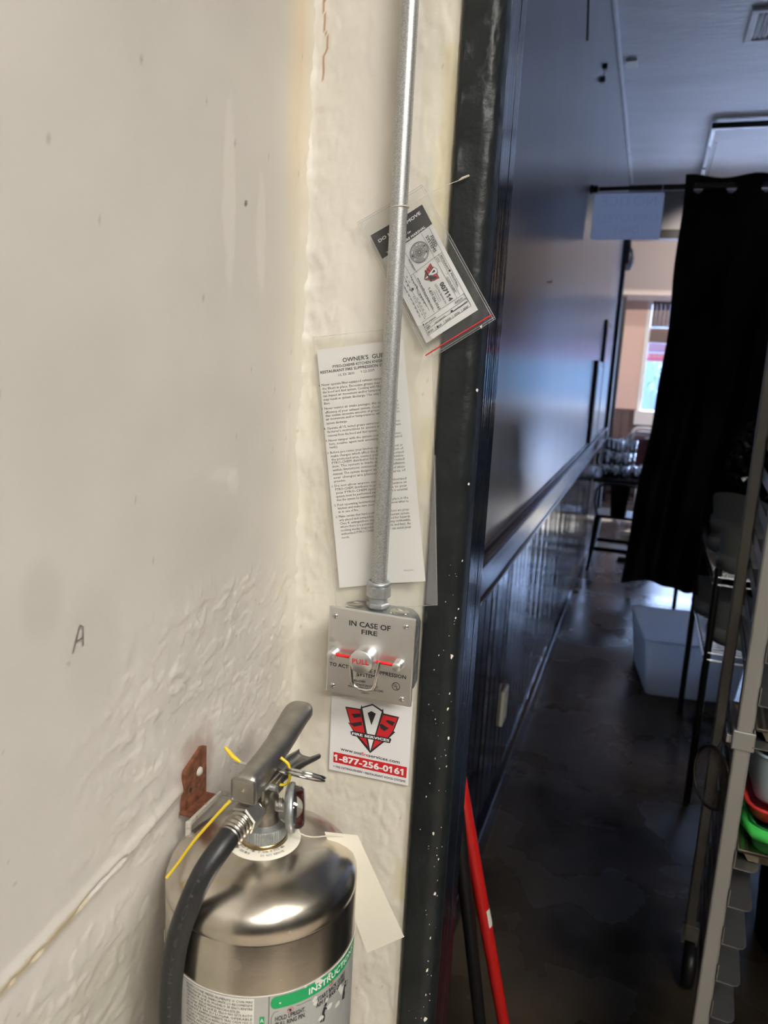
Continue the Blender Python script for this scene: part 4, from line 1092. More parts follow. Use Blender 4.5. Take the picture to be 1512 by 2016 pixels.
for (x, z) in ((-.3034, 1.2433), (-.2209, 1.2438), (-.3032, 1.1608), (-.2205, 1.1604)):
    s = MB().lathe([(0, .0016), (.0020, .0014), (.0033, .0004), (.0034, -.0006)], (x, .7565, z), (0, -1, 0), 16)
    sc = s.build('screw', 'bright_steel', t)
    MB().box(x - .0022, .7546, z - .0003, x + .0022, .7552, z + .0003).box(x - .0003, .7546, z - .0022, x + .0003, .7552, z + .0022).build('slot', 'dull_steel', sc)
kn = MB().lathe([(.0, .0205), (.0124, .0205), (.0134, .0195), (.0134, 0)], (-.2632, .7565, 1.2029), (0, -1, 0), 40).build('pull_knob', 'brushed_steel', t)
lettering('knob_print', [('PULL', -.2728, 1.2004, -.2536, 1.2016, .0056)], 'ink_red', kn, on_y(.7357), bold=.012)
MB().tube([(-.2785, .7455, 1.2035), (-.2770, .7430, 1.1920), (-.2745, .7425, 1.1765), (-.2715, .7425, 1.1712), (-.2650, .7425, 1.1692), (-.2570, .7425, 1.1690), (-.2505, .7425, 1.1712), (-.2478, .7425, 1.1765), (-.2460, .7430, 1.1920), (-.2448, .7455, 1.2035)], .0021, 10).build('pull_ring', 'bright_steel', t)
for x in (-.3019, -.2252):
    MB().lathe([(0, .012), (.0046, .012), (.0053, .011), (.0053, .002), (.0062, 0)], (x, .7565, 1.2008), (0, -1, 0), 24).build('stud', 'brushed_steel', t)
MB().cyl((-.3010, .7485, 1.2018), (-.2262, .7485, 1.2018), .0019, 14).build('break_rod', 'red_rod', t)
pb = lettering('plate_print', BOX_TEXT, 'ink', pl, on_y(.7562), bold=.016)
ul = MB()
ul.lathe([(.0040, 0), (.0047, 0)], (-.2278, .7562, 1.174), (0, -1, 0), 32)
ul.build('round_mark', 'ink', pl)
lettering('mark_print', [('U', -.2303, 1.1733, -.2279, 1.1733, .0037), ('L', -.2273, 1.1712, -.2254, 1.1712, .0037)], 'ink', pl, on_y(.7562), bold=.02)

t = thing('conduit', (-.2605, .779, 1.2545), 'galvanised steel conduit pipe rising from the pull station', 'pipe')
MB().cyl((-.2615, .779, 1.262), (-.2600, .779, 2.849), .0089, 40).build('pipe', 'galvanised', t)
MB().hexnut((-.2614, .779, 1.2655), (-.2614, .779, 1.2800), .0138, .3).lathe([(.0128, 0), (.0128, .0025), (.0118, .0040), (.0092, .0042)], (-.2614, .779, 1.2800), (0, 0, 1), 32).build('compression_nut', 'zinc', t)
MB().cyl((-.2614, .779, 1.2535), (-.2614, .779, 1.2660), .0105, 28).hexnut((-.2614, .779, 1.2540), (-.2614, .779, 1.2600), .0135, .1).build('connector', 'zinc', t)

# sticker
t = thing('sticker', (-.268, .7965, 1.08), 'white sticker with red shield logo and phone number below the steel box', 'sticker')
LY = .7962
def sheet_poly(pts, y, dy=.0004): return MB().poly([(a, y, b) for a, b in pts], (0, dy, 0))
stk = sheet_poly(LOGO['sheet'], LY, .0012).build('backing', 'sticker', t)
def shield(parent, place, banner=True):
    lay = [('outline', 'ink', 1), ('redl', 'ink_red', 2), ('redr', 'ink_red', 2), ('white', 'white_ink', 2), ('blk1', 'ink', 3), ('blk2', 'ink', 3), ('blk3', 'ink', 3), ('blk4', 'ink', 3), ('pent', 'ink', 3), ('banner', 'ink', 4)]
    groups = {}
    for k, m_, l in lay:
        groups.setdefault((m_, l), MB()).poly([place(a, b, l) for a, b in LOGO[k]])
    nm = {'ink': 'black_print', 'ink_red': 'red_print', 'white_ink': 'white_print'}
    for (m_, l), mb in groups.items():
        mb.build(nm[m_], m_, parent, fix=False)
shield(stk, lambda a, b, l: (a, LY - .00012 * l, b))
sheet_poly(LOGO['bar'], LY - .0002, .0001).build('red_bar', 'ink_red', stk, fix=False)
lettering('black_lettering', STICKER_TEXT, 'ink', stk, on_y(LY - .0002), bold=.012)
lettering('red_lettering', STICKER_RED, 'ink_red', stk, on_y(LY - .0002), bold=.012)
lettering('white_lettering', STICKER_WHITE, 'white_ink', stk, on_y(LY - .0007), bold=.03)

# owner's guide in its clear sleeve
def bent_quad(q, off, n=14, wav=0.0, seed=0):
    """a sheet spanned by four corners TL TR BR BL that follows ysurf"""
    (ax, az), (bx, bz), (cx, cz), (dx, dz) = q
    def fn(u, v):
        x = (ax * (1 - u) + bx * u) * (1 - v) + (dx * (1 - u) + cx * u) * v
        z = (az * (1 - u) + bz * u) * (1 - v) + (dz * (1 - u) + cz * u) * v
        return (x, ysurf(x) - off - (wav * (0.5 + 0.5 * noise.noise(Vector((x * 30 + seed, z * 16, seed)))) if wav else 0), z)
    return MB().grid(fn, n, n * 2)
t = thing('owners_guide', (-.29, .795, 1.40), 'printed owners guide in a clear plastic sleeve behind the conduit', 'document')
pp = bent_quad(GUIDE_QUADS['paper'], 0.0006).build('paper_sheet', 'paper', t, fix=False)
pg = lambda a, b: (a, ysurf(a) - .0009, b)
lettering('heading_print', GUIDE_HEAD, 'ink', pp, pg, bold=.014)
lettering('light_print', GUIDE_LIGHT, 'ink_soft', pp, pg)
lettering('body_print', GUIDE_BODY, 'ink_soft', pp, pg, bold=.004, res=1)
bent_quad(GUIDE_QUADS['sleeve'], 0.0014, 40, 0.0026, 3).build('clear_sleeve', 'sleeve', t, fix=False)
q = GUIDE_QUADS['sleeve']
ed = MB()
for i in (0, 1, 2, 3):
    a, b = q[i], q[(i + 1) % 4]
    ed.tube([(a[0] + (b[0] - a[0]) * s / 12, ysurf(a[0] + (b[0] - a[0]) * s / 12) - .0016, a[1] + (b[1] - a[1]) * s / 12) for s in range(13)], .00022, 5)
ed.build('welded_edge', 'film_edge_highlight', t)
bent_quad([(-.2085, 1.43), (-.2065, 1.43), (-.1935, 1.2645), (-.2065, 1.2655)], 0.0034, 8).build('sleeve_flap', 'sleeve', t, fix=False)

# inspection card in its zip bag
t = thing('service_card', (-.235, .79, 1.615), 'tilted white service card in a clear zip bag tied to the conduit', 'tag')
Q = TAG_QUADS
ca = bent_quad(Q['card'], 0.0022).build('card', 'paper', t, fix=False)
bent_quad(Q['band'], 0.0025, 6).build('black_band', 'ink', ca, fix=False)
ptg = lambda a, b: (a, ysurf(a) - .0029, b)
lettering('white_lettering', TAG_WHITE, 'white_ink', ca, ptg, bold=.026)
lettering('black_lettering', TAG_BLACK, 'ink', ca, ptg, bold=.014)
lettering('bold_lettering', TAG_BOLD, 'ink', ca, ptg, bold=.03)
ln = MB()
def flat_line(mb, pts, w, place):
    for a, b in zip(pts[:-1], pts[1:]):
        d = Vector((b[0] - a[0], b[1] - a[1])); L_ = d.length
        if L_ < 1e-6: continue
        n_ = Vector((-d.y, d.x)) / L_ * w
        k = max(1, int(L_ / .012))
        for i in range(k):
            p = Vector(a) + d * (i / k); r = Vector(a) + d * ((i + 1) / k)
            mb.poly([place(p.x + n_.x, p.y + n_.y), place(r.x + n_.x, r.y + n_.y), place(r.x - n_.x, r.y - n_.y), place(p.x - n_.x, p.y - n_.y)])
for l in TAG_LINES: flat_line(ln, l, .00016, ptg)
flat_line(ln, Q['sig'], .00022, ptg)
for x, z, r in TAG_DOTS:
    ln.poly([ptg(x + r * math.cos(a), z + r * math.sin(a)) for a in [2 * math.pi * i / 14 for i in range(14)]])
sx, sz = Q['seal']
for r, w in ((.0105, .0003), (.0095, .00015), (.0066, .00025), (.0056, .00012), (.0012, .0002)):
    flat_line(ln, [(sx + r * math.cos(2 * math.pi * i / 36), sz + r * math.sin(2 * math.pi * i / 36)) for i in range(37)], w, ptg)
for i in range(12):
    a = 2 * math.pi * i / 12 + .3
    flat_line(ln, [(sx + .0014 * math.cos(a), sz + .0014 * math.sin(a)), (sx + .0052 * math.cos(a), sz + .0052 * math.sin(a))], .00028, ptg)
    flat_line(ln, [(sx + .0052 * math.cos(a + .2), sz + .0052 * math.sin(a + .2)), (sx + .0030 * math.cos(a + .26), sz + .0030 * math.sin(a + .26))], .0002, ptg)
ln.build('ruled_lines', 'ink', ca, fix=False)
def circ_rows(txt, c, r, a0, a1, cap, flip=False):
    rows = []
    for i, ch in enumerate(txt):
        if ch == ' ': continue
        a = math.radians(a0 + (a1 - a0) * (i + .5) / len(txt))
        tx, tz = (math.sin(a), -math.cos(a)) if not flip else (-math.sin(a), math.cos(a))
        h = math.radians(abs(a1 - a0) / len(txt)) * r * .38
        m_ = (c[0] + r * math.cos(a), c[1] + r * math.sin(a))
        rows.append((ch, m_[0] - tx * h, m_[1] - tz * h, m_[0] + tx * h, m_[1] + tz * h, cap))
    return rows
lettering('seal_print', circ_rows('STATE OF CALIFORNIA', (sx, sz), .0073, 170, -10, .0017) + circ_rows('FIRE MARSHAL', (sx, sz), .0090, 190, 320, .0017, True), 'ink', ca, ptg, bold=.01, res=1)
# small copy of the shield, turned with the card
lc = Vector(((LOGO['pent'][1][0] + LOGO['outline'][12][0]) / 2, (LOGO['outline'][4][1] + LOGO['outline'][12][1]) / 2))
tip, top = Vector(Q['logotip']), Vector(Q['logotop'])
upv = (top - tip); lsc = upv.length / (LOGO['outline'][4][1] - LOGO['outline'][12][1]); upv.normalize()
riv = Vector((upv.y, -upv.x)); ctr = (tip + top) / 2
def small(a, b, l):
    d = Vector((a, b)) - lc
    p = ctr + riv * (d.x * lsc) + upv * (d.y * lsc)
    return (p.x, ysurf(p.x) - .0028 - .00006 * l, p.y)
shield(ca, small)
bent_quad(Q['bag'], 0.0036, 30, 0.0012, 7).build('zip_bag', 'zip_plastic', t, fix=False)
ed = MB()
for i in range(4):
    a, b = Q['bag'][i], Q['bag'][(i + 1) % 4]
    for off in (0, .0022):
        d = (Vector(b) - Vector(a)).normalized(); n_ = Vector((d.y, -d.x)) * off
        ed.tube([(a[0] + n_.x + (b[0] - a[0]) * s / 10, ysurf(a[0] + n_.x + (b[0] - a[0]) * s / 10) - .0042, a[1] + n_.y + (b[1] - a[1]) * s / 10) for s in range(11)], .00022, 5)
ed.build('welded_edge', 'film_edge_highlight', t)  # bag edges, their highlight put into the pale material
a, b = Q['zip']
MB().tube([(a[0] + (b[0] - a[0]) * s / 10, ysurf(a[0] + (b[0] - a[0]) * s / 10) - .0045, a[1] + (b[1] - a[1]) * s / 10) for s in range(11)], .0007, 6).build('zip_seam', 'ink_red', t)
c = Q['cord']
cz = 1.6790
ring = [(-.2606 + .0096 * math.cos(a), .779 + .0096 * math.sin(a), cz + .001 * math.cos(a)) for a in [2 * math.pi * i / 20 for i in range(20)]]
MB().tube(ring, .0006, 6, closed=True).tube([(-.2515, .776, 1.6795), (-.2303, .783, 1.6945), (-.2081, .786, 1.7035), (-.2020, .786, 1.7055)], .00035, 6).tube([(-.2020, .786, 1.7055), (-.1985, .786, 1.7075), (-.1918, .7855, 1.7098)], [.0007, .0012, .0009], 6).build('tie_string', 'string', t)

# ------------------------------------------------------------------ FIRE EXTINGUISHER
AX, AY, RT = -.282, .554, .085
ex = thing('fire_extinguisher', (AX, AY, .60), 'stainless steel fire extinguisher hung on the left wall with a black hose', 'extinguisher')
prof = [(0, .605), (.055, .602), (.074, .606), (.082, .618), (.085, .640), (.085, 1.0598), (.0846, 1.0606), (.0844, 1.0614), (.0851, 1.0622), (.0851, 1.0665), (.0845, 1.072), (.0815, 1.0795), (.076, 1.0855), (.067, 1.0915), (.055, 1.0962), (.042, 1.0990), (.030, 1.1005), (.021, 1.1012), (0, 1.1012)]
tank = MB().lathe(prof, (AX, AY, 0), (0, 0, 1), 128).build('tank', 'tank_steel', ex)
def on_tank(off):
    def f(th, z):
        a = math.radians(th)
        return (AX + (RT + off) * math.cos(a), AY + (RT + off) * math.sin(a), z)
    return f
K = math.radians(1) * RT      # metres per degree along the wall of the tank
def tank_rows(rows): return [(s, a0 * K, z0, a1 * K, z1, c) for s, a0, z0, a1, z1, c in rows]
def tank_text(name, rows, m, off, parent, bold=0.0, res=2):
    g = on_tank(off)
    return lettering(name, tank_rows(rows), m, parent, lambda a, b: g(a / K, b), bold, res)
def tank_patch(t0, z0, t1, z1, off, r=0.0):
    g = on_tank(off); mb = MB()
    n = max(2, int((t1 - t0) / 1.5))
    rd = r / K
    def edge(u):
        th = t0 + (t1 - t0) * u
        e = min(th - t0, t1 - th)
        ins = 0.0
        if r and e < rd: ins = r - math.sqrt(max(0, r * r - ((rd - e) * K) ** 2))
        return th, ins
    us = [i / n for i in range(n + 1)]
    if r: us = sorted(set(us + [q * rd / (t1 - t0) / 5 for q in range(6)] + [1 - q * rd / (t1 - t0) / 5 for q in range(6)]))
    v = []
    for u in us:
        th, ins = edge(u)
        v += [g(th, z0 + ins), g(th, z1 - ins)]
    mb.add(v, [(2 * i, 2 * i + 2, 2 * i + 3, 2 * i + 1) for i in range(len(us) - 1)], True)
    return mb
lab = tank_patch(-150, .74, 28, 1.0148, .0003).build('main_label', 'label_silver', tank, fix=False)
tank_patch(-146, .80, -66.0, 1.0132, .0005).build('text_panel', 'label_white', tank, fix=False)
tank_patch(-57.2, 1.0012, 24, 1.0130, .0005, .005).build('green_band', 'label_green', tank, fix=False)
tank_patch(-63, .972, -60.3, .9957, .0005).build('green_tab', 'label_green', tank, fix=False)
tank_text('tab_print', [('A', -62.6, .9905, -60.8, .9905, .0035)], 'white_ink', .0008, tank)
mb = MB(); g = on_tank(.0007)
for z0 in (1.0150,): mb.tube([g(-150 + i * 2, z0) for i in range(90)], .0004, 5)
mb.build('label_edge', 'label_white', tank)
mb = MB()
for th in (-58.0,): mb.poly([g(th - .25, .76), g(th + .25, .76), g(th + .25, 1.0145), g(th - .25, 1.0145)])
fr = [(-56.6, .93), (-56.6, .994), (-55, .9985), (-40, .9985), (-33.5, .9985)]
for (a0, b0), (a1, b1) in zip(fr[:-1], fr[1:]):
    d = Vector(((a1 - a0) * K, b1 - b0)).normalized(); nx, nz = -d.y * .00025 / K, d.x * .00025
    mb.poly([g(a0 + nx, b0 + nz), g(a1 + nx, b1 + nz), g(a1 - nx, b1 - nz), g(a0 - nx, b0 - nz)])
mb.build('ruled_lines', 'ink_soft', tank, fix=False)
tank_text('band_lettering', [('INSTRUCTIONS', -35.0, 1.0045, 7.0, 1.0055, .0058)], 'white_ink', .0009, tank, .012)
tank_text('step_lettering', [('HOLD UPRIGHT.', -54.4, .9898, -37.0, .9903, .0042), ('PULL RING PIN.', -54.0, .9842, -36.9, .9848, .0042), ('START BACK 10 FEET', -28.9, .9922, -4.0, .9933, .0042), ('AIM AT BASE OF FIRE', -29.6, .9868, -4.0, .9880, .0042), ('1', -46.4, .9957, -45.6, .9957, .0026), ('2', -18.9, .9993, -17.8, .9993, .0026)], 'ink', .0008, tank, .015)
mb = MB()
for th, z in ((-46.0, .9970), (-18.3, 1.0006)):
    pts = [(th + .0027 / K * math.cos(a), z + .0027 * math.sin(a)) for a in [2 * math.pi * i / 20 for i in range(21)]]
    for p, q in zip(pts[:-1], pts[1:]):
        c0 = Vector((th, z))
        mb.poly([g(*p), g(*q), g(*(c0 + (Vector(q) - c0) * .85)), g(*(c0 + (Vector(p) - c0) * .85))])
mb.build('step_circle', 'ink_red', tank, fix=False)
words = ['INSPECCIONE MENSUALMENTE O CON MAS', 'FRECUENCIA SI EL FABRICANTE LO RECOMIENDE', 'VERIFIQUE QUE EL MODELO SE ENCUENTRE', 'CARGADO Y QUE LA PRESION INDICADA ESTE EN', 'LA ZONA VERDE QUE EL SELLO NO ESTE ROTO', 'QUE ESTE EN SU LUGAR OPERABLE', 'RECARGUE INMEDIATAMENTE TRAS CADA USO O', 'COMO LO INDIQUE LA INSPECCION POR UN', 'TECNICO CERTIFICADO USE SOLO AGENTE Y', 'PARTES APROBADAS POR EL FABRICANTE', 'MANTENGA EL EQUIPO SEGUN LA NORMA', 'NO EXPONGA A TEMPERATURAS EXTREMAS']
tank_text('fine_print', [(w, -107.5, 1.0096 - .00325 * i, -66.8 - (7 if i % 4 == 3 else 0), 1.0090 - .00325 * i, .0022) for i, w in enumerate(words)], 'ink_soft', .0008, tank, .01, 1)
# figures on the instruction panel, simplified pictograms
mb = MB()
def stroke(pts, w):
    for (a0, b0), (a1, b1) in zip(pts[:-1], pts[1:]):
        d = Vector(((a1 - a0) * K, b1 - b0)).normalized(); nx, nz = -d.y * w / K, d.x * w
        mb.poly([g(a0 + nx, b0 + nz), g(a1 + nx, b1 + nz), g(a1 - nx, b1 - nz), g(a0 - nx, b0 - nz)])
for o in (-23.5, -3.5):
    mb.poly([g(o + 1.0 + .0016 / K * math.cos(a), .9835 + .0016 * math.sin(a)) for a in [2 * math.pi * i / 12 for i in range(12)]])
    stroke([(o + .5, .9818), (o - .6, .9765)], .0016); stroke([(o - .6, .9770), (o + .3, .9720), (o - .4, .9680)], .0010); stroke([(o - .6, .9770), (o - 1.6, .9725), (o - 2.2, .9690)], .0010)
    stroke([(o + .3, .981), (o + 2.2, .978), (o + 4.8, .9815)], .0006)
mb.build('pictogram', 'ink', tank, fix=False)
mb = MB()
rs = random.Random(3)
for (th, z, s) in ((-37.5, 1.0138, .0014), (-29.5, 1.0128, .0034), (-27, 1.0110, .003), (-20.5, 1.0120, .0022), (-52, 1.0065, .0009), (-31, .9975, .0032), (-30.5, .9935, .003), (-22, .9885, .0025), (-19.5, .9790, .004), (-10, .9870, .004), (-8, .982, .005), (-12, .972, .005), (-26, .974, .004)):
    pts = [(th + s * rs.uniform(.5, 1.1) / K * math.cos(a + .5) , z + s * rs.uniform(.4, 1.1) * math.sin(a + .5)) for a in [2 * math.pi * i / 6 for i in range(6)]]
    gg = on_tank(.0010); mb.poly([gg(*p) for p in pts])
tag(mb.build('torn_label', 'label_white', tank, fix=False), kind='stuff')

# collar with its ring label
MB().lathe([(.0215, 1.1016), (.0325, 1.1008), (.0330, 1.1002)], (AX, AY, 0), (0, 0, 1), 64).build('collar_label', 'cream_paper', ex, fix=False)
def ring_place(a, b): return (AX + a, AY + b, 1.1023 - max(0, math.hypot(a, b) - .0215) * .07)
rr = []
for txt, r, a0, a1 in (('FIRE SERVICE COMPANY UP THIS', .0245, 190, 280), ('VERIFICATION OF SERVICE', .0285, 196, 272), ('DO NOT REMOVE', .0295, 292, 335), ('BY ORDER OF STATE FIRE', .0250, 286, 345)):
    rr += circ_rows(txt, (0, 0), r, a0, a1, .0022, True)
lettering('collar_print', rr, 'ink_soft', ex, ring_place, .01, 1)
# valve
MB().lathe([(.0205, 1.1010), (.0205, 1.1045), (.0190, 1.1050)], (AX, AY, 0), (0, 0, 1), 48).build('seal_ring', 'brass', ex)
kn_ = MB()
nr = 56
pr = []
for z, q in ((1.1045, 0), (1.1055, 1), (1.1155, 1), (1.1165, 0)):
    for i in range(nr * 2):
        a = math.pi * i / nr
        r = .0195 + (.0005 if (i % 2 and q) else 0)
        pr.append((AX + r * math.cos(a), AY + r * math.sin(a), z))
kn_.add(pr, [(j * nr * 2 + i, j * nr * 2 + (i + 1) % (nr * 2), (j + 1) * nr * 2 + (i + 1) % (nr * 2), (j + 1) * nr * 2 + i) for j in range(3) for i in range(nr * 2)])
kn_.lathe([(.0195, 1.1165), (.0150, 1.1185), (.0, 1.1185)], (AX, AY, 0), (0, 0, 1), 48)
kn_.build('collar_nut', 'zinc', ex)
MB().lathe([(.0135, 1.117), (.0128, 1.124), (.0125, 1.142), (.0105, 1.148), (.0085, 1.152), (0, 1.152)], (AX, AY, 0), (0, 0, 1), 40).box(AX - .0085, AY - .018, 1.138, AX + .0085, AY + .022, 1.158, .002).build('valve_body', 'valve_metal', ex)
MB().tube([(AX, AY - .010, 1.137), (-.2835, .532, 1.1375)], .0080, 20).lathe([(.0080, 0), (.0098, .0015), (.0098, .004), (.0080, .0055)], (AX - .0006, AY - .0135, 1.137), (0, -1, 0), 24).build('outlet_port', 'valve_metal', ex)
n0, n1 = Vector((-.2832, .534, 1.1390)), Vector((-.2842, .5165, 1.1375))
MB().hexnut(n0, n1, .0132, .2).build('hose_nut', 'dull_steel', ex)
fe0, fe1 = n1, Vector((-.2855, .4985, 1.1340))
L_ = (fe1 - fe0).length
fp = [(.0, 0)]
for i in range(25):
    fp.append((.0100 + .0010 * math.cos(i * 2 * math.pi / 6), L_ * i / 24))
fp += [(.0, L_)]
MB().lathe(fp, fe0, fe1 - fe0, 28).build('hose_ferrule', 'valve_metal', ex)
hp = [fe0 + (fe1 - fe0) * .8, fe1, (-.2885, .4850, 1.1275), (-.2945, .4730, 1.1130), (-.3015, .4655, 1.0900), (-.3090, .4630, 1.0640), (-.3150, .4635, 1.0350), (-.3185, .4645, 1.0000), (-.3195, .4655, .9600), (-.3180, .4665, .90), (-.312, .4675, .80), (-.305, .468, .70)]
hp = [Vector(p) for p in hp]
hs = smooth_path(hp)
hose = MB().tube(hs, .0093, 24).build('hose', 'rubber', ex)
# faint print running along the hose, on the side towards the room
i0, i1 = 14, 52
seg = hs[i0:i1]
acc = [0.0]
for a, b in zip(seg[:-1], seg[1:]): acc.append(acc[-1] + (b - a).length)
def along(s, h):
    s = max(0, min(acc[-1] - 1e-6, s))
    k = max(i for i in range(len(acc)) if acc[i] <= s)
    k = min(k, len(seg) - 2)
    f = (s - acc[k]) / max(1e-9, acc[k + 1] - acc[k])
    p = seg[k].lerp(seg[k + 1], f); d = (seg[k + 1] - seg[k]).normalized()
    view = Vector((.30, -.55, .60)).normalized()
    out_ = (view - d * view.dot(d)).normalized(); side = out_.cross(d)
    a = h / .0095
    return tuple(p + (out_ * math.cos(a) + side * math.sin(a)) * .00945)
lettering('hose_lettering', [('22/5 LD  FKY & SOTT', acc[-1] * .92, .0018, acc[-1] * .05, .0014, .0028)], 'hose_print', hose, lambda a, b: along(a, b))

# carrying handle (fixed) and squeeze lever, both pressed steel channels
def channel(stations, up=True, nseg=12, tip=True):
    """stations: centre (x, y, z), half width, depth"""
    mb = MB(); rows = []
    for (c, hw, dp) in stations:
        c = Vector(c)
        row = []
        for i in range(nseg + 1):
            a = math.pi * i / nseg
            ex_ = 3.2
            cx = math.copysign(abs(math.cos(a)) ** (2 / ex_), math.cos(a)); sx_ = abs(math.sin(a)) ** (2 / ex_)
            row.append(Vector((c.x + hw * cx, c.y, c.z + (dp * (sx_ - 1) if up else -dp * (sx_ - 1)))))
        rows.append(row)
    n = nseg + 1
    v = [p for r in rows for p in r]
    f = [(j * n + i, j * n + i + 1, (j + 1) * n + i + 1, (j + 1) * n + i) for j in range(len(rows) - 1) for i in range(nseg)]
    th = .0016
    vi = []
    for (c, hw, dp), r in zip(stations, rows):
        c = Vector(c); k = max(.3, (hw - th) / hw)
        vi += [Vector((c.x + (p.x - c.x) * k, p.y, p.z - (th if up else -th))) for p in r]
    o = len(v)
    mb.add(v + vi, f + [tuple(i + o for i in q[::-1]) for q in f] + [(j * n + e, (j + 1) * n + e, (j + 1) * n + e + o, j * n + e + o) for j in range(len(rows) - 1) for e in (0, nseg)] + [(e * n + i, e * n + i + 1, e * n + i + 1 + o, e * n + i + o) for e in (0, len(rows) - 1) for i in range(nseg)], True)
    return mb
st = [((-.2860, .5235, 1.1735), .0113, .0215), ((-.2862, .530, 1.1755), .0113, .0215), ((-.2868, .542, 1.1765), .0113, .020), ((-.2878, .556, 1.1765), .0112, .0165), ((-.2890, .573, 1.1770), .0114, .0150), ((-.2902, .592, 1.1785), .0121, .0140), ((-.2914, .612, 1.1825), .0131, .0125), ((-.2924, .632, 1.1870), .0138, .0115)]
for a in (0, 20, 40, 55, 68, 78, 86):
    r_ = math.radians(a)
    st.append(((-.2922 - .0010 * math.sin(r_), .640 + .0185 * math.sin(r_), 1.1890 - .0075 * (1 - math.cos(r_))), .0141 * math.cos(r_) ** .75, .0112 * (.35 + .65 * math.cos(r_))))
lv = channel(st).build('squeeze_lever', 'dull_steel', ex)
# front plate that wraps down over the hinge
MB().box(-.2971, .5212, 1.1515, -.2749, .5232, 1.1725, .0025, seg=3).build('lever_nose', 'dull_steel', lv)
MB().tube([(-.2860, .5205, 1.1630), (-.2860, .5216, 1.1630)], .0012, 10).build('rivet', 'bright_steel', lv)
ch = [((-.2815, .558, 1.1430), .0080, .0100), ((-.2808, .575, 1.1430), .0085, .0100), ((-.2785, .592, 1.1435), .0092, .0095), ((-.2755, .607, 1.1440), .0105, .0085), ((-.2725, .619, 1.1440), .0118, .0070), ((-.2712, .624, 1.1445), .0122, .0060)]
channel(ch, up=False).build('carry_handle', 'dull_steel', ex)
MB().tube([(-.298, .548, 1.155), (-.268, .548, 1.155)], .0028, 12).build('hinge_pin', 'zinc', ex)
# pull pin and ring
pi_ = MB().tube([(-.3215, .570, 1.1572), (-.268, .570, 1.1572)], .0016, 10)
pi_.build('pull_pin', 'bright_steel', ex)
e1 = Vector((1, 0, .03)).normalized(); e2 = Vector((-.35, .76, -.54)); e2 = (e2 - e1 * e2.dot(e1)).normalized(); nn = e1.cross(e2)
rg = MB()
for k in (-1, 1):
    rg.tube([Vector((-.2505, .570, 1.1600)) + (e1 * math.cos(a) + e2 * math.sin(a)) * .0175 + nn * .0013 * k for a in [2 * math.pi * i / 36 for i in range(36)]], .00125, 8, closed=True)
rg.build('pin_ring', 'bright_steel', ex)
# pressure gauge on the right of the valve
gn = Vector((.93, .36, .06)).normalized(); gc = Vector((-.2585, .558, 1.1335))
MB().tube([(AX + .008, AY + .001, 1.134), gc - gn * .004], .0052, 16).lathe([(.0052, 0), (.0066, .001), (.0052, .002), (.0066, .003), (.0052, .004)], Vector((AX + .013, AY + .002, 1.134)), gn, 20).build('gauge_stem', 'dull_steel', ex)
gb = MB().lathe([(0, -.0050), (.010, -.0050), (.0180, -.0035), (.0208, -.0010), (.0216, .0015), (.0208, .0038), (.0190, .0040), (.0190, .0012), (0, .0012)], gc, gn, 48).build('gauge_case', 'zinc', ex)
MB().lathe([(0, .0016), (.0188, .0016)], gc, gn, 40).build('dial', 'gauge_red', gb, fix=False)
MB().lathe([(.0, .0020), (.0110, .0020)], gc, gn, 40).build('dial_centre', 'label_white', gb, fix=False)
MB().lathe([(.0185, .0038), (.0175, .0095), (.0150, .0118), (0, .0125)], gc, gn, 40).build('lens', 'glass', gb, fix=False)
# yellow tamper tie
ty = MB().tube(smooth_path([Vector(p) for p in ((-.2905, .508, 1.1600), (-.3040, .503, 1.1420), (-.3180, .497, 1.1220), (-.3310, .4930, 1.1000), (-.3385, .4880, 1.0880))], 5), [.0012 if i > 3 else .0014 for i in range(21)], 8).build('tamper_tie', 'yellow_plastic', ex)
MB().tube([(-.3300, .566, 1.1715), (-.3225, .568, 1.1625), (-.3150, .570, 1.1570)], [.0014, .0022, .0012], 8).build('tamper_tie', 'yellow_plastic', ex)
MB().tube(smooth_path([Vector(p) for p in ((-.2705, .560, 1.1775), (-.2640, .562, 1.1715), (-.2635, .564, 1.1625), (-.2645, .566, 1.1540), (-.2690, .567, 1.1480), (-.2765, .566, 1.1470))], 5), .0013, 8).build('tamper_tie', 'yellow_plastic', ex)

# blank tag that hangs from the neck
t = thing('inspection_tag', (-.235, .578, 1.108), 'blank cream paper tag hung beside the extinguisher gauge', 'tag')
T_ = [Vector(p) for p in ((-.2335, .578, 1.1040), (-.2065, .592, 1.0990), (-.1690, .640, .9680), (-.2030, .628, .9480))]
def tg(u, v):
    a = T_[0].lerp(T_[1], u); b = T_[3].lerp(T_[2], u); p = a.lerp(b, v)
    return p + Vector((.45, -.85, .25)) * .004 * math.sin(v * math.pi)
MB().grid(tg, 10, 20).build('tag_card', 'cream_paper', t, fix=False)
MB().tube(smooth_path([Vector(p) for p in ((-.2660, .5545, 1.1220), (-.2440, .560, 1.1080), (-.2260, .580, 1.1010), (-.2180, .586, 1.0985))], 5), .0006, 6).build('tag_string', 'string', t)

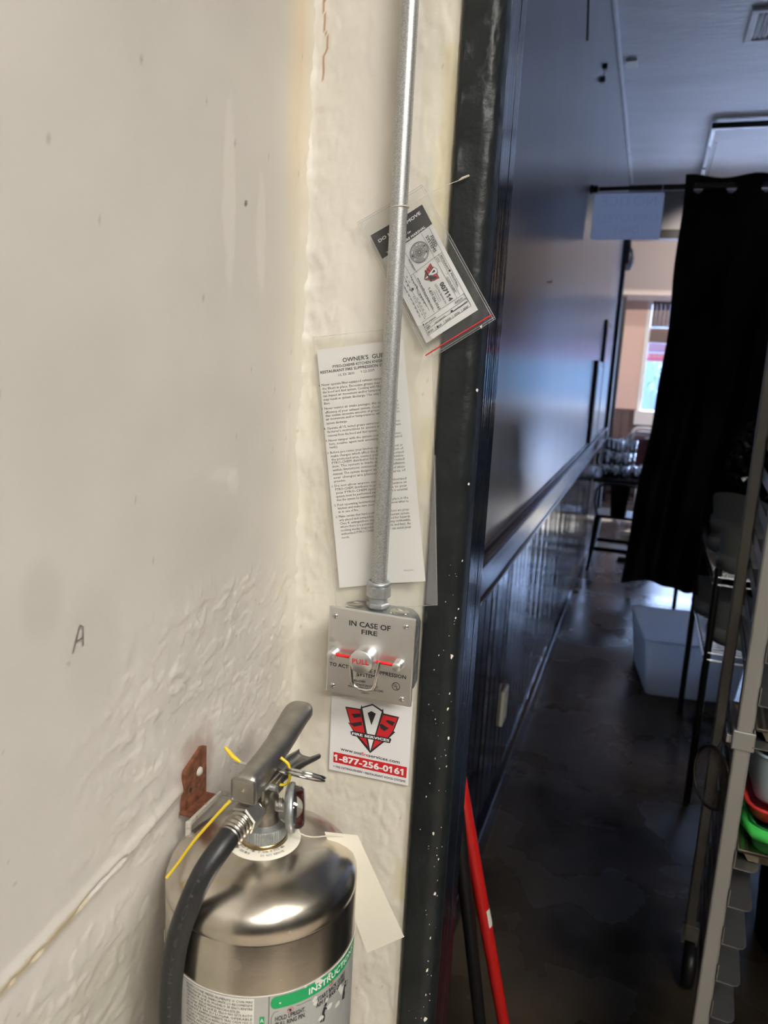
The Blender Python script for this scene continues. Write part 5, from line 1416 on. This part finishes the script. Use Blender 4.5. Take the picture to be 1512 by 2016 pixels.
# rusty hook on the wall
t = thing('wall_hook', (XL, .585, 1.12), 'rusty steel hook plate screwed to the left wall behind the extinguisher', 'hook')
out = [(.5665, 1.094), (.6035, 1.094), (.6035, 1.1450), (.5960, 1.1475), (.5680, 1.1360), (.5665, 1.1335)]
MB().poly([(XL + .0040, a, b) for a, b in out], (-.0050, 0, 0)).build('plate', 'rust', t)
MB().lathe([(0, .0030), (.0022, .0028), (.0044, .0012), (.0046, 0)], (XL + .0040, .5905, 1.1245), (1, 0, 0), 18).build('screw', 'painted_metal', t)
MB().poly([(XL + .0042, .5755 + .0019 * math.cos(a), 1.1130 + .0026 * math.sin(a)) for a in [2 * math.pi * i / 10 for i in range(10)]]).build('screw_hole', 'vent_dark', t, fix=False)
MB().box(XL, .562, 1.0932, -.3580, .604, 1.0960, .001).build('flange', 'rust', t)
MB().box(-.3595, .5500, 1.0925, -.3565, .6085, 1.0985, .001).build('strap', 'painted_metal', t)
MB().box(-.3600, .5480, 1.0760, -.3555, .5525, 1.0985, .0010).build('prong', 'painted_metal', t)
MB().poly([(-.3565, .6085, 1.0985), (-.3565, .6085, 1.0930), (-.3480, .6210, 1.0850), (-.3480, .6210, 1.0900)], (-.003, -.001, 0)).build('prong', 'painted_metal', t)

# ------------------------------------------------------------------ POLES IN THE CORNER BEHIND THE FRAME
def pole(name, p0, p1, r, m, label, cat):
    t = thing(name, (p0[0], p0[1], 0), label, cat)
    MB().cyl(p0, p1, r, 24).sphere(p1, r, 16).build('handle', m, t)
    return t
t = pole('broom', (-.0876, 1.325, .06), (-.276, .967, 1.30), .0112, 'red_pole', 'red handled broom leaning in the corner behind the door frame', 'broom')
MB().box(-.106, 1.285, .045, .13, 1.365, .085, .008).build('broom_head', 'black_plastic', t)
MB().box(-.104, 1.29, .0, .128, 1.36, .047, .004).build('bristles', 'black_plastic', t)
d = (Vector((-.276, .967, 1.30)) - Vector((-.0876, 1.325, .06)))
c0 = Vector((-.0876, 1.325, .06)) + d * ((.60 - .06) / 1.24)
def wrap(s0, s1, a0, a1):
    ax = d.normalized(); u = Vector((0, 0, 1.52)) - c0; u = (u - ax * u.dot(ax)).normalized(); w = ax.cross(u); mb = MB()
    mb.grid(lambda i, j: c0 + ax * (s0 + (s1 - s0) * j) + (u * math.cos(a0 + (a1 - a0) * i) + w * math.sin(a0 + (a1 - a0) * i)) * .0116, 10, 3)
    return mb
wrap(-.022, .020, math.radians(25), math.radians(105)).build('paper_label', 'label_white', t, fix=False)
t = pole('mop', (-0.1527, 1.3306, 0.0600), (-0.2348, 0.9719, 1.1500), .0115, 'black_plastic', 'black mop handle leaning beside the red broom behind the frame', 'mop')
MB().box(-0.243, 1.296, .02, -0.118, 1.366, .07, .012).build('mop_head', 'black_plastic', t)
MB().box(-0.245, 1.293, .0, -0.116, 1.369, .03, .008).build('mop_pad', 'mesh_wire', t)

# ------------------------------------------------------------------ SHEET PAN RACK AND ITS CONTENTS
RO = Vector((.189, 1.25, 0)); RU = Vector((.9974, -.0721, 0)); RV = Vector((.0721, .9974, 0))
def rq(a, b, z): return RO + RU * a + RV * b + Vector((0, 0, z))
RM = Matrix(((RU.x, RV.x, 0, RO.x), (RU.y, RV.y, 0, RO.y), (0, 0, 1, 0), (0, 0, 0, 1)))
rk = thing('sheet_pan_rack', (.189, 1.25, 0), 'tall aluminium tray rack with side runners to the right of the passage', 'rack')
WD, DP, T1 = .52, .655, .0254
for a in (0, WD - T1):
    for b in (0, DP - T1):
        MB().box(a, b, .17, a + T1, b + T1, 1.75, .0035, m=RM, seg=2).build('upright', 'rack_alu', rk)
        c = MB().lathe([(0, -.014), (.055, -.014), (.062, -.008), (.062, .008), (.055, .014), (0, .014)], RM @ Vector((a + T1 / 2 + .01, b + T1 / 2, .062)), RU, 28)
        cw = c.build('caster_wheel', 'black_plastic', rk)
        MB().box(a - .004, b, .12, a + .004, b + T1, .172, m=RM).box(a + .030, b, .06, a + .034, b + T1, .172, m=RM).box(a - .004, b, .128, a + .034, b + T1, .172, .002, m=RM).build('caster_fork', 'dull_steel', cw)
for z in (.19, 1.72):
    for b in (0, DP - T1):
        if z < 1: continue
        MB().box(T1, b, z, WD - T1, b + T1, z + T1, .003, m=RM).build('cross_bar', 'rack_alu', rk)
def runner_mesh(sgn):
    mb = MB()
    a = T1 if sgn > 0 else WD - T1
    def X(v): return a + sgn * v
    # flange with rounded front corner, then the upright leg
    pts = [(X(0), -.004), (X(.026), -.004), (X(.033), -.001), (X(.037), .006), (X(.038), .014), (X(.038), DP - .01), (X(.034), DP + .002), (X(0), DP + .002)]
    v = [RM @ Vector((p[0], p[1], 0)) for p in pts]
    mb.poly(v, (0, 0, .0022))
    x0, x1 = sorted((X(0), X(.0022)))
    mb.box(x0, -.002, .0, x1, DP, .030, m=RM)
    return mb.mesh('runner')
rl, rr_ = runner_mesh(1), runner_mesh(-1)
RZ = [.467 + .0705 * k for k in range(-3, 17)]
for k_, z in enumerate(RZ):
    if k_ in (8, 9): continue
    for me in (rl, rr_):
        o = link('runner', me, 'runner_alu', rk)
        o.location.z = z
# strap clamp round the front upright
MB().box(-.004, -.0035, .952, T1 + .004, T1 + .003, .984, .002, m=RM).box(-.012, .004, .958, -.003, .012, .972, .001, m=RM).build('strap_clamp', 'rack_alu', rk)

def sheet_pan(z, label):
    t = thing('sheet_pan', rq(.26, .33, z), label, 'tray', 'sheet pans on the rack')
    a0, a1, b0, b1 = T1 + .006, WD - T1 - .006, .006, DP - .01
    mb = MB()
    lay = [(0, .002, .001), (.0, .0022, .001)]
    def ringz(ins, zz): return [RM @ Vector(p) for p in ((a0 + ins, b0 + ins, zz), (a1 - ins, b0 + ins, zz), (a1 - ins, b1 - ins, zz), (a0 + ins, b1 - ins, zz))]
    R = [ringz(.016, z + .0024), ringz(.006, z + .022), ringz(-.001, z + .024), ringz(-.001, z + .026), ringz(.008, z + .0245), ringz(.018, z + .0042)]
    v = [p for r in R for p in r]
    f = [(i * 4 + j, i * 4 + (j + 1) % 4, (i + 1) * 4 + (j + 1) % 4, (i + 1) * 4 + j) for i in range(5) for j in range(4)] + [(3, 2, 1, 0), (20, 21, 22, 23)]
    mb.add(v, f).build('pan_body', 'pan_metal', t)
    b = ringz(0, z + .026)
    MB().tube([b[0], b[1], b[2], b[3]], .0032, 8, closed=True).build('rolled_rim', 'pan_metal', t)
zl, zu = RZ[7] + .0024, RZ[10] + .0024
sheet_pan(zl, 'lower golden sheet pan on the rack under the green lid')
sheet_pan(zu, 'upper golden sheet pan on the rack beside the strap clamp')

def tub(name, cx, cy, z, lx, ly, h, r, m, label, flare=.14, cat='container', lip=True):
    t = thing(name, (cx, cy, z), label, cat)
    mb = MB()
    def ring(zz, k, off=0):
        p = []
        for sx_, sy_, a0 in ((1, 1, 0), (-1, 1, 90), (-1, -1, 180), (1, -1, 270)):
            for i in range(7):
                a = math.radians(a0 + 15 * i)
                p.append(Vector((cx + (sx_ * (lx - r) + r * math.cos(a)) * k - (off * sx_), cy + (sy_ * (ly - r) + r * math.sin(a)) * k - off * sy_, zz)))
        return p
    R = [ring(z, 1 - flare), ring(z + h * .06, 1 - flare * .8), ring(z + h * .9, 1), ring(z + h, 1.02), ring(z + h, 1.02, .003), ring(z + h * .9, 1, .003), ring(z + h * .08, 1 - flare * .8, .003)]
    n = len(R[0]); v = [p for q in R for p in q]
    f = [(i * n + j, i * n + (j + 1) % n, (i + 1) * n + (j + 1) % n, (i + 1) * n + j) for i in range(len(R) - 1) for j in range(n)] + [tuple(range(n))[::-1], tuple(range((len(R) - 1) * n, len(R) * n))]
    mb.add(v, f, True).build('tub_body', m, t)
    if lip:
        b = ring(z + h, 1.03)
        MB().tube(b, .003, 8, closed=True).build('rim', m, t)
    return t
zb = zl + .0045
cx, cy = .345, 1.415
# green lidded box at the bottom of the stack
t = tub('food_container', cx + .006, cy, zb, .112, .132, .052, .03, 'dark_green', 'dark green food container with a bright green rim on the lower sheet pan', .10, lip=False)
MB().tube([(cx - .105, cy - .04, zb + .040), (cx - .108, cy - .095, zb + .039), (cx - .098, cy - .126, zb + .038), (cx - .06, cy - .138, zb + .037), (cx, cy - .142, zb + .036), (cx + .08, cy - .138, zb + .036)], .011, 14).build('grip_rim', 'lid_green', t)
t = tub('food_container', cx, cy, zb + .0525, .112, .128, .028, .035, 'tub_red', 'red food container stacked between the green and pale blue ones', .10)
t = tub('food_container', cx, cy, zb + .0835, .112, .126, .088, .04, 'tub_blue', 'pale blue plastic food container on top of the red one', .10)
# steel pan on the upper tray
zs = zu + .0045
t = tub('steam_pan', .422, 1.44, zs, .14, .15, .112, .03, 'steam_pan', 'grey steel food pan on the upper sheet pan behind the front upright', .08, 'pan')
# mesh strainer hooked on the side of the rack
t = thing('strainer', (.192, 1.53, .775), 'dark wire mesh strainer hooked on the side of the rack', 'strainer')
e1 = Vector((-.50, .86, .05)).normalized(); e2 = Vector((.05, -.03, 1)).normalized(); e2 = (e2 - e1 * e1.dot(e2)).normalized(); en = e1.cross(e2)
sc = Vector((.1945, 1.485, .778)); sr = .060
MB().tube([sc + (e1 * math.cos(a) * .9 + e2 * math.sin(a)) * sr for a in [2 * math.pi * i / 32 for i in range(32)]], .0028, 8, closed=True).build('hoop', 'mesh_wire', t)
mb = MB()
for i in range(-14, 15):
    s = i / 15
    w_ = math.sqrt(1 - s * s)
    def bowl(a, b): return sc + e1 * a * .9 * sr + e2 * b * sr + en * (.026 * (1 - a * a - b * b))
    mb.tube([bowl(s, w_ * q) for q in (-1, -.75, -.5, -.25, 0, .25, .5, .75, 1)], .0005, 4, smooth=False)
    mb.tube([bowl(w_ * q, s) for q in (-1, -.75, -.5, -.25, 0, .25, .5, .75, 1)], .0005, 4, smooth=False)
tag(mb.build('wire_mesh', 'mesh_wire', t), kind='stuff')
MB().tube([sc + e2 * sr, sc + e2 * (sr + .02) + Vector((.004, 0, 0)), Vector((.232, 1.47, .8435)), Vector((.238, 1.47, .833))], .002, 8).build('hook', 'mesh_wire', t)

# round bin on the floor beyond the rack
t = thing('waste_bin', (.60, 2.12, 0), 'round black bin on the floor behind the rack', 'bin')
MB().lathe([(0, 0), (.165, 0), (.17, .01), (.195, .55), (.19, .55), (.163, .012), (0, .012)], (.62, 2.16, 0), (0, 0, 1), 40).build('bin_body', 'black_plastic', t)
MB().lathe([(.193, .545), (.204, .55), (.204, .565), (.19, .565)], (.62, 2.16, 0), (0, 0, 1), 40).build('rim', 'black_plastic', t)
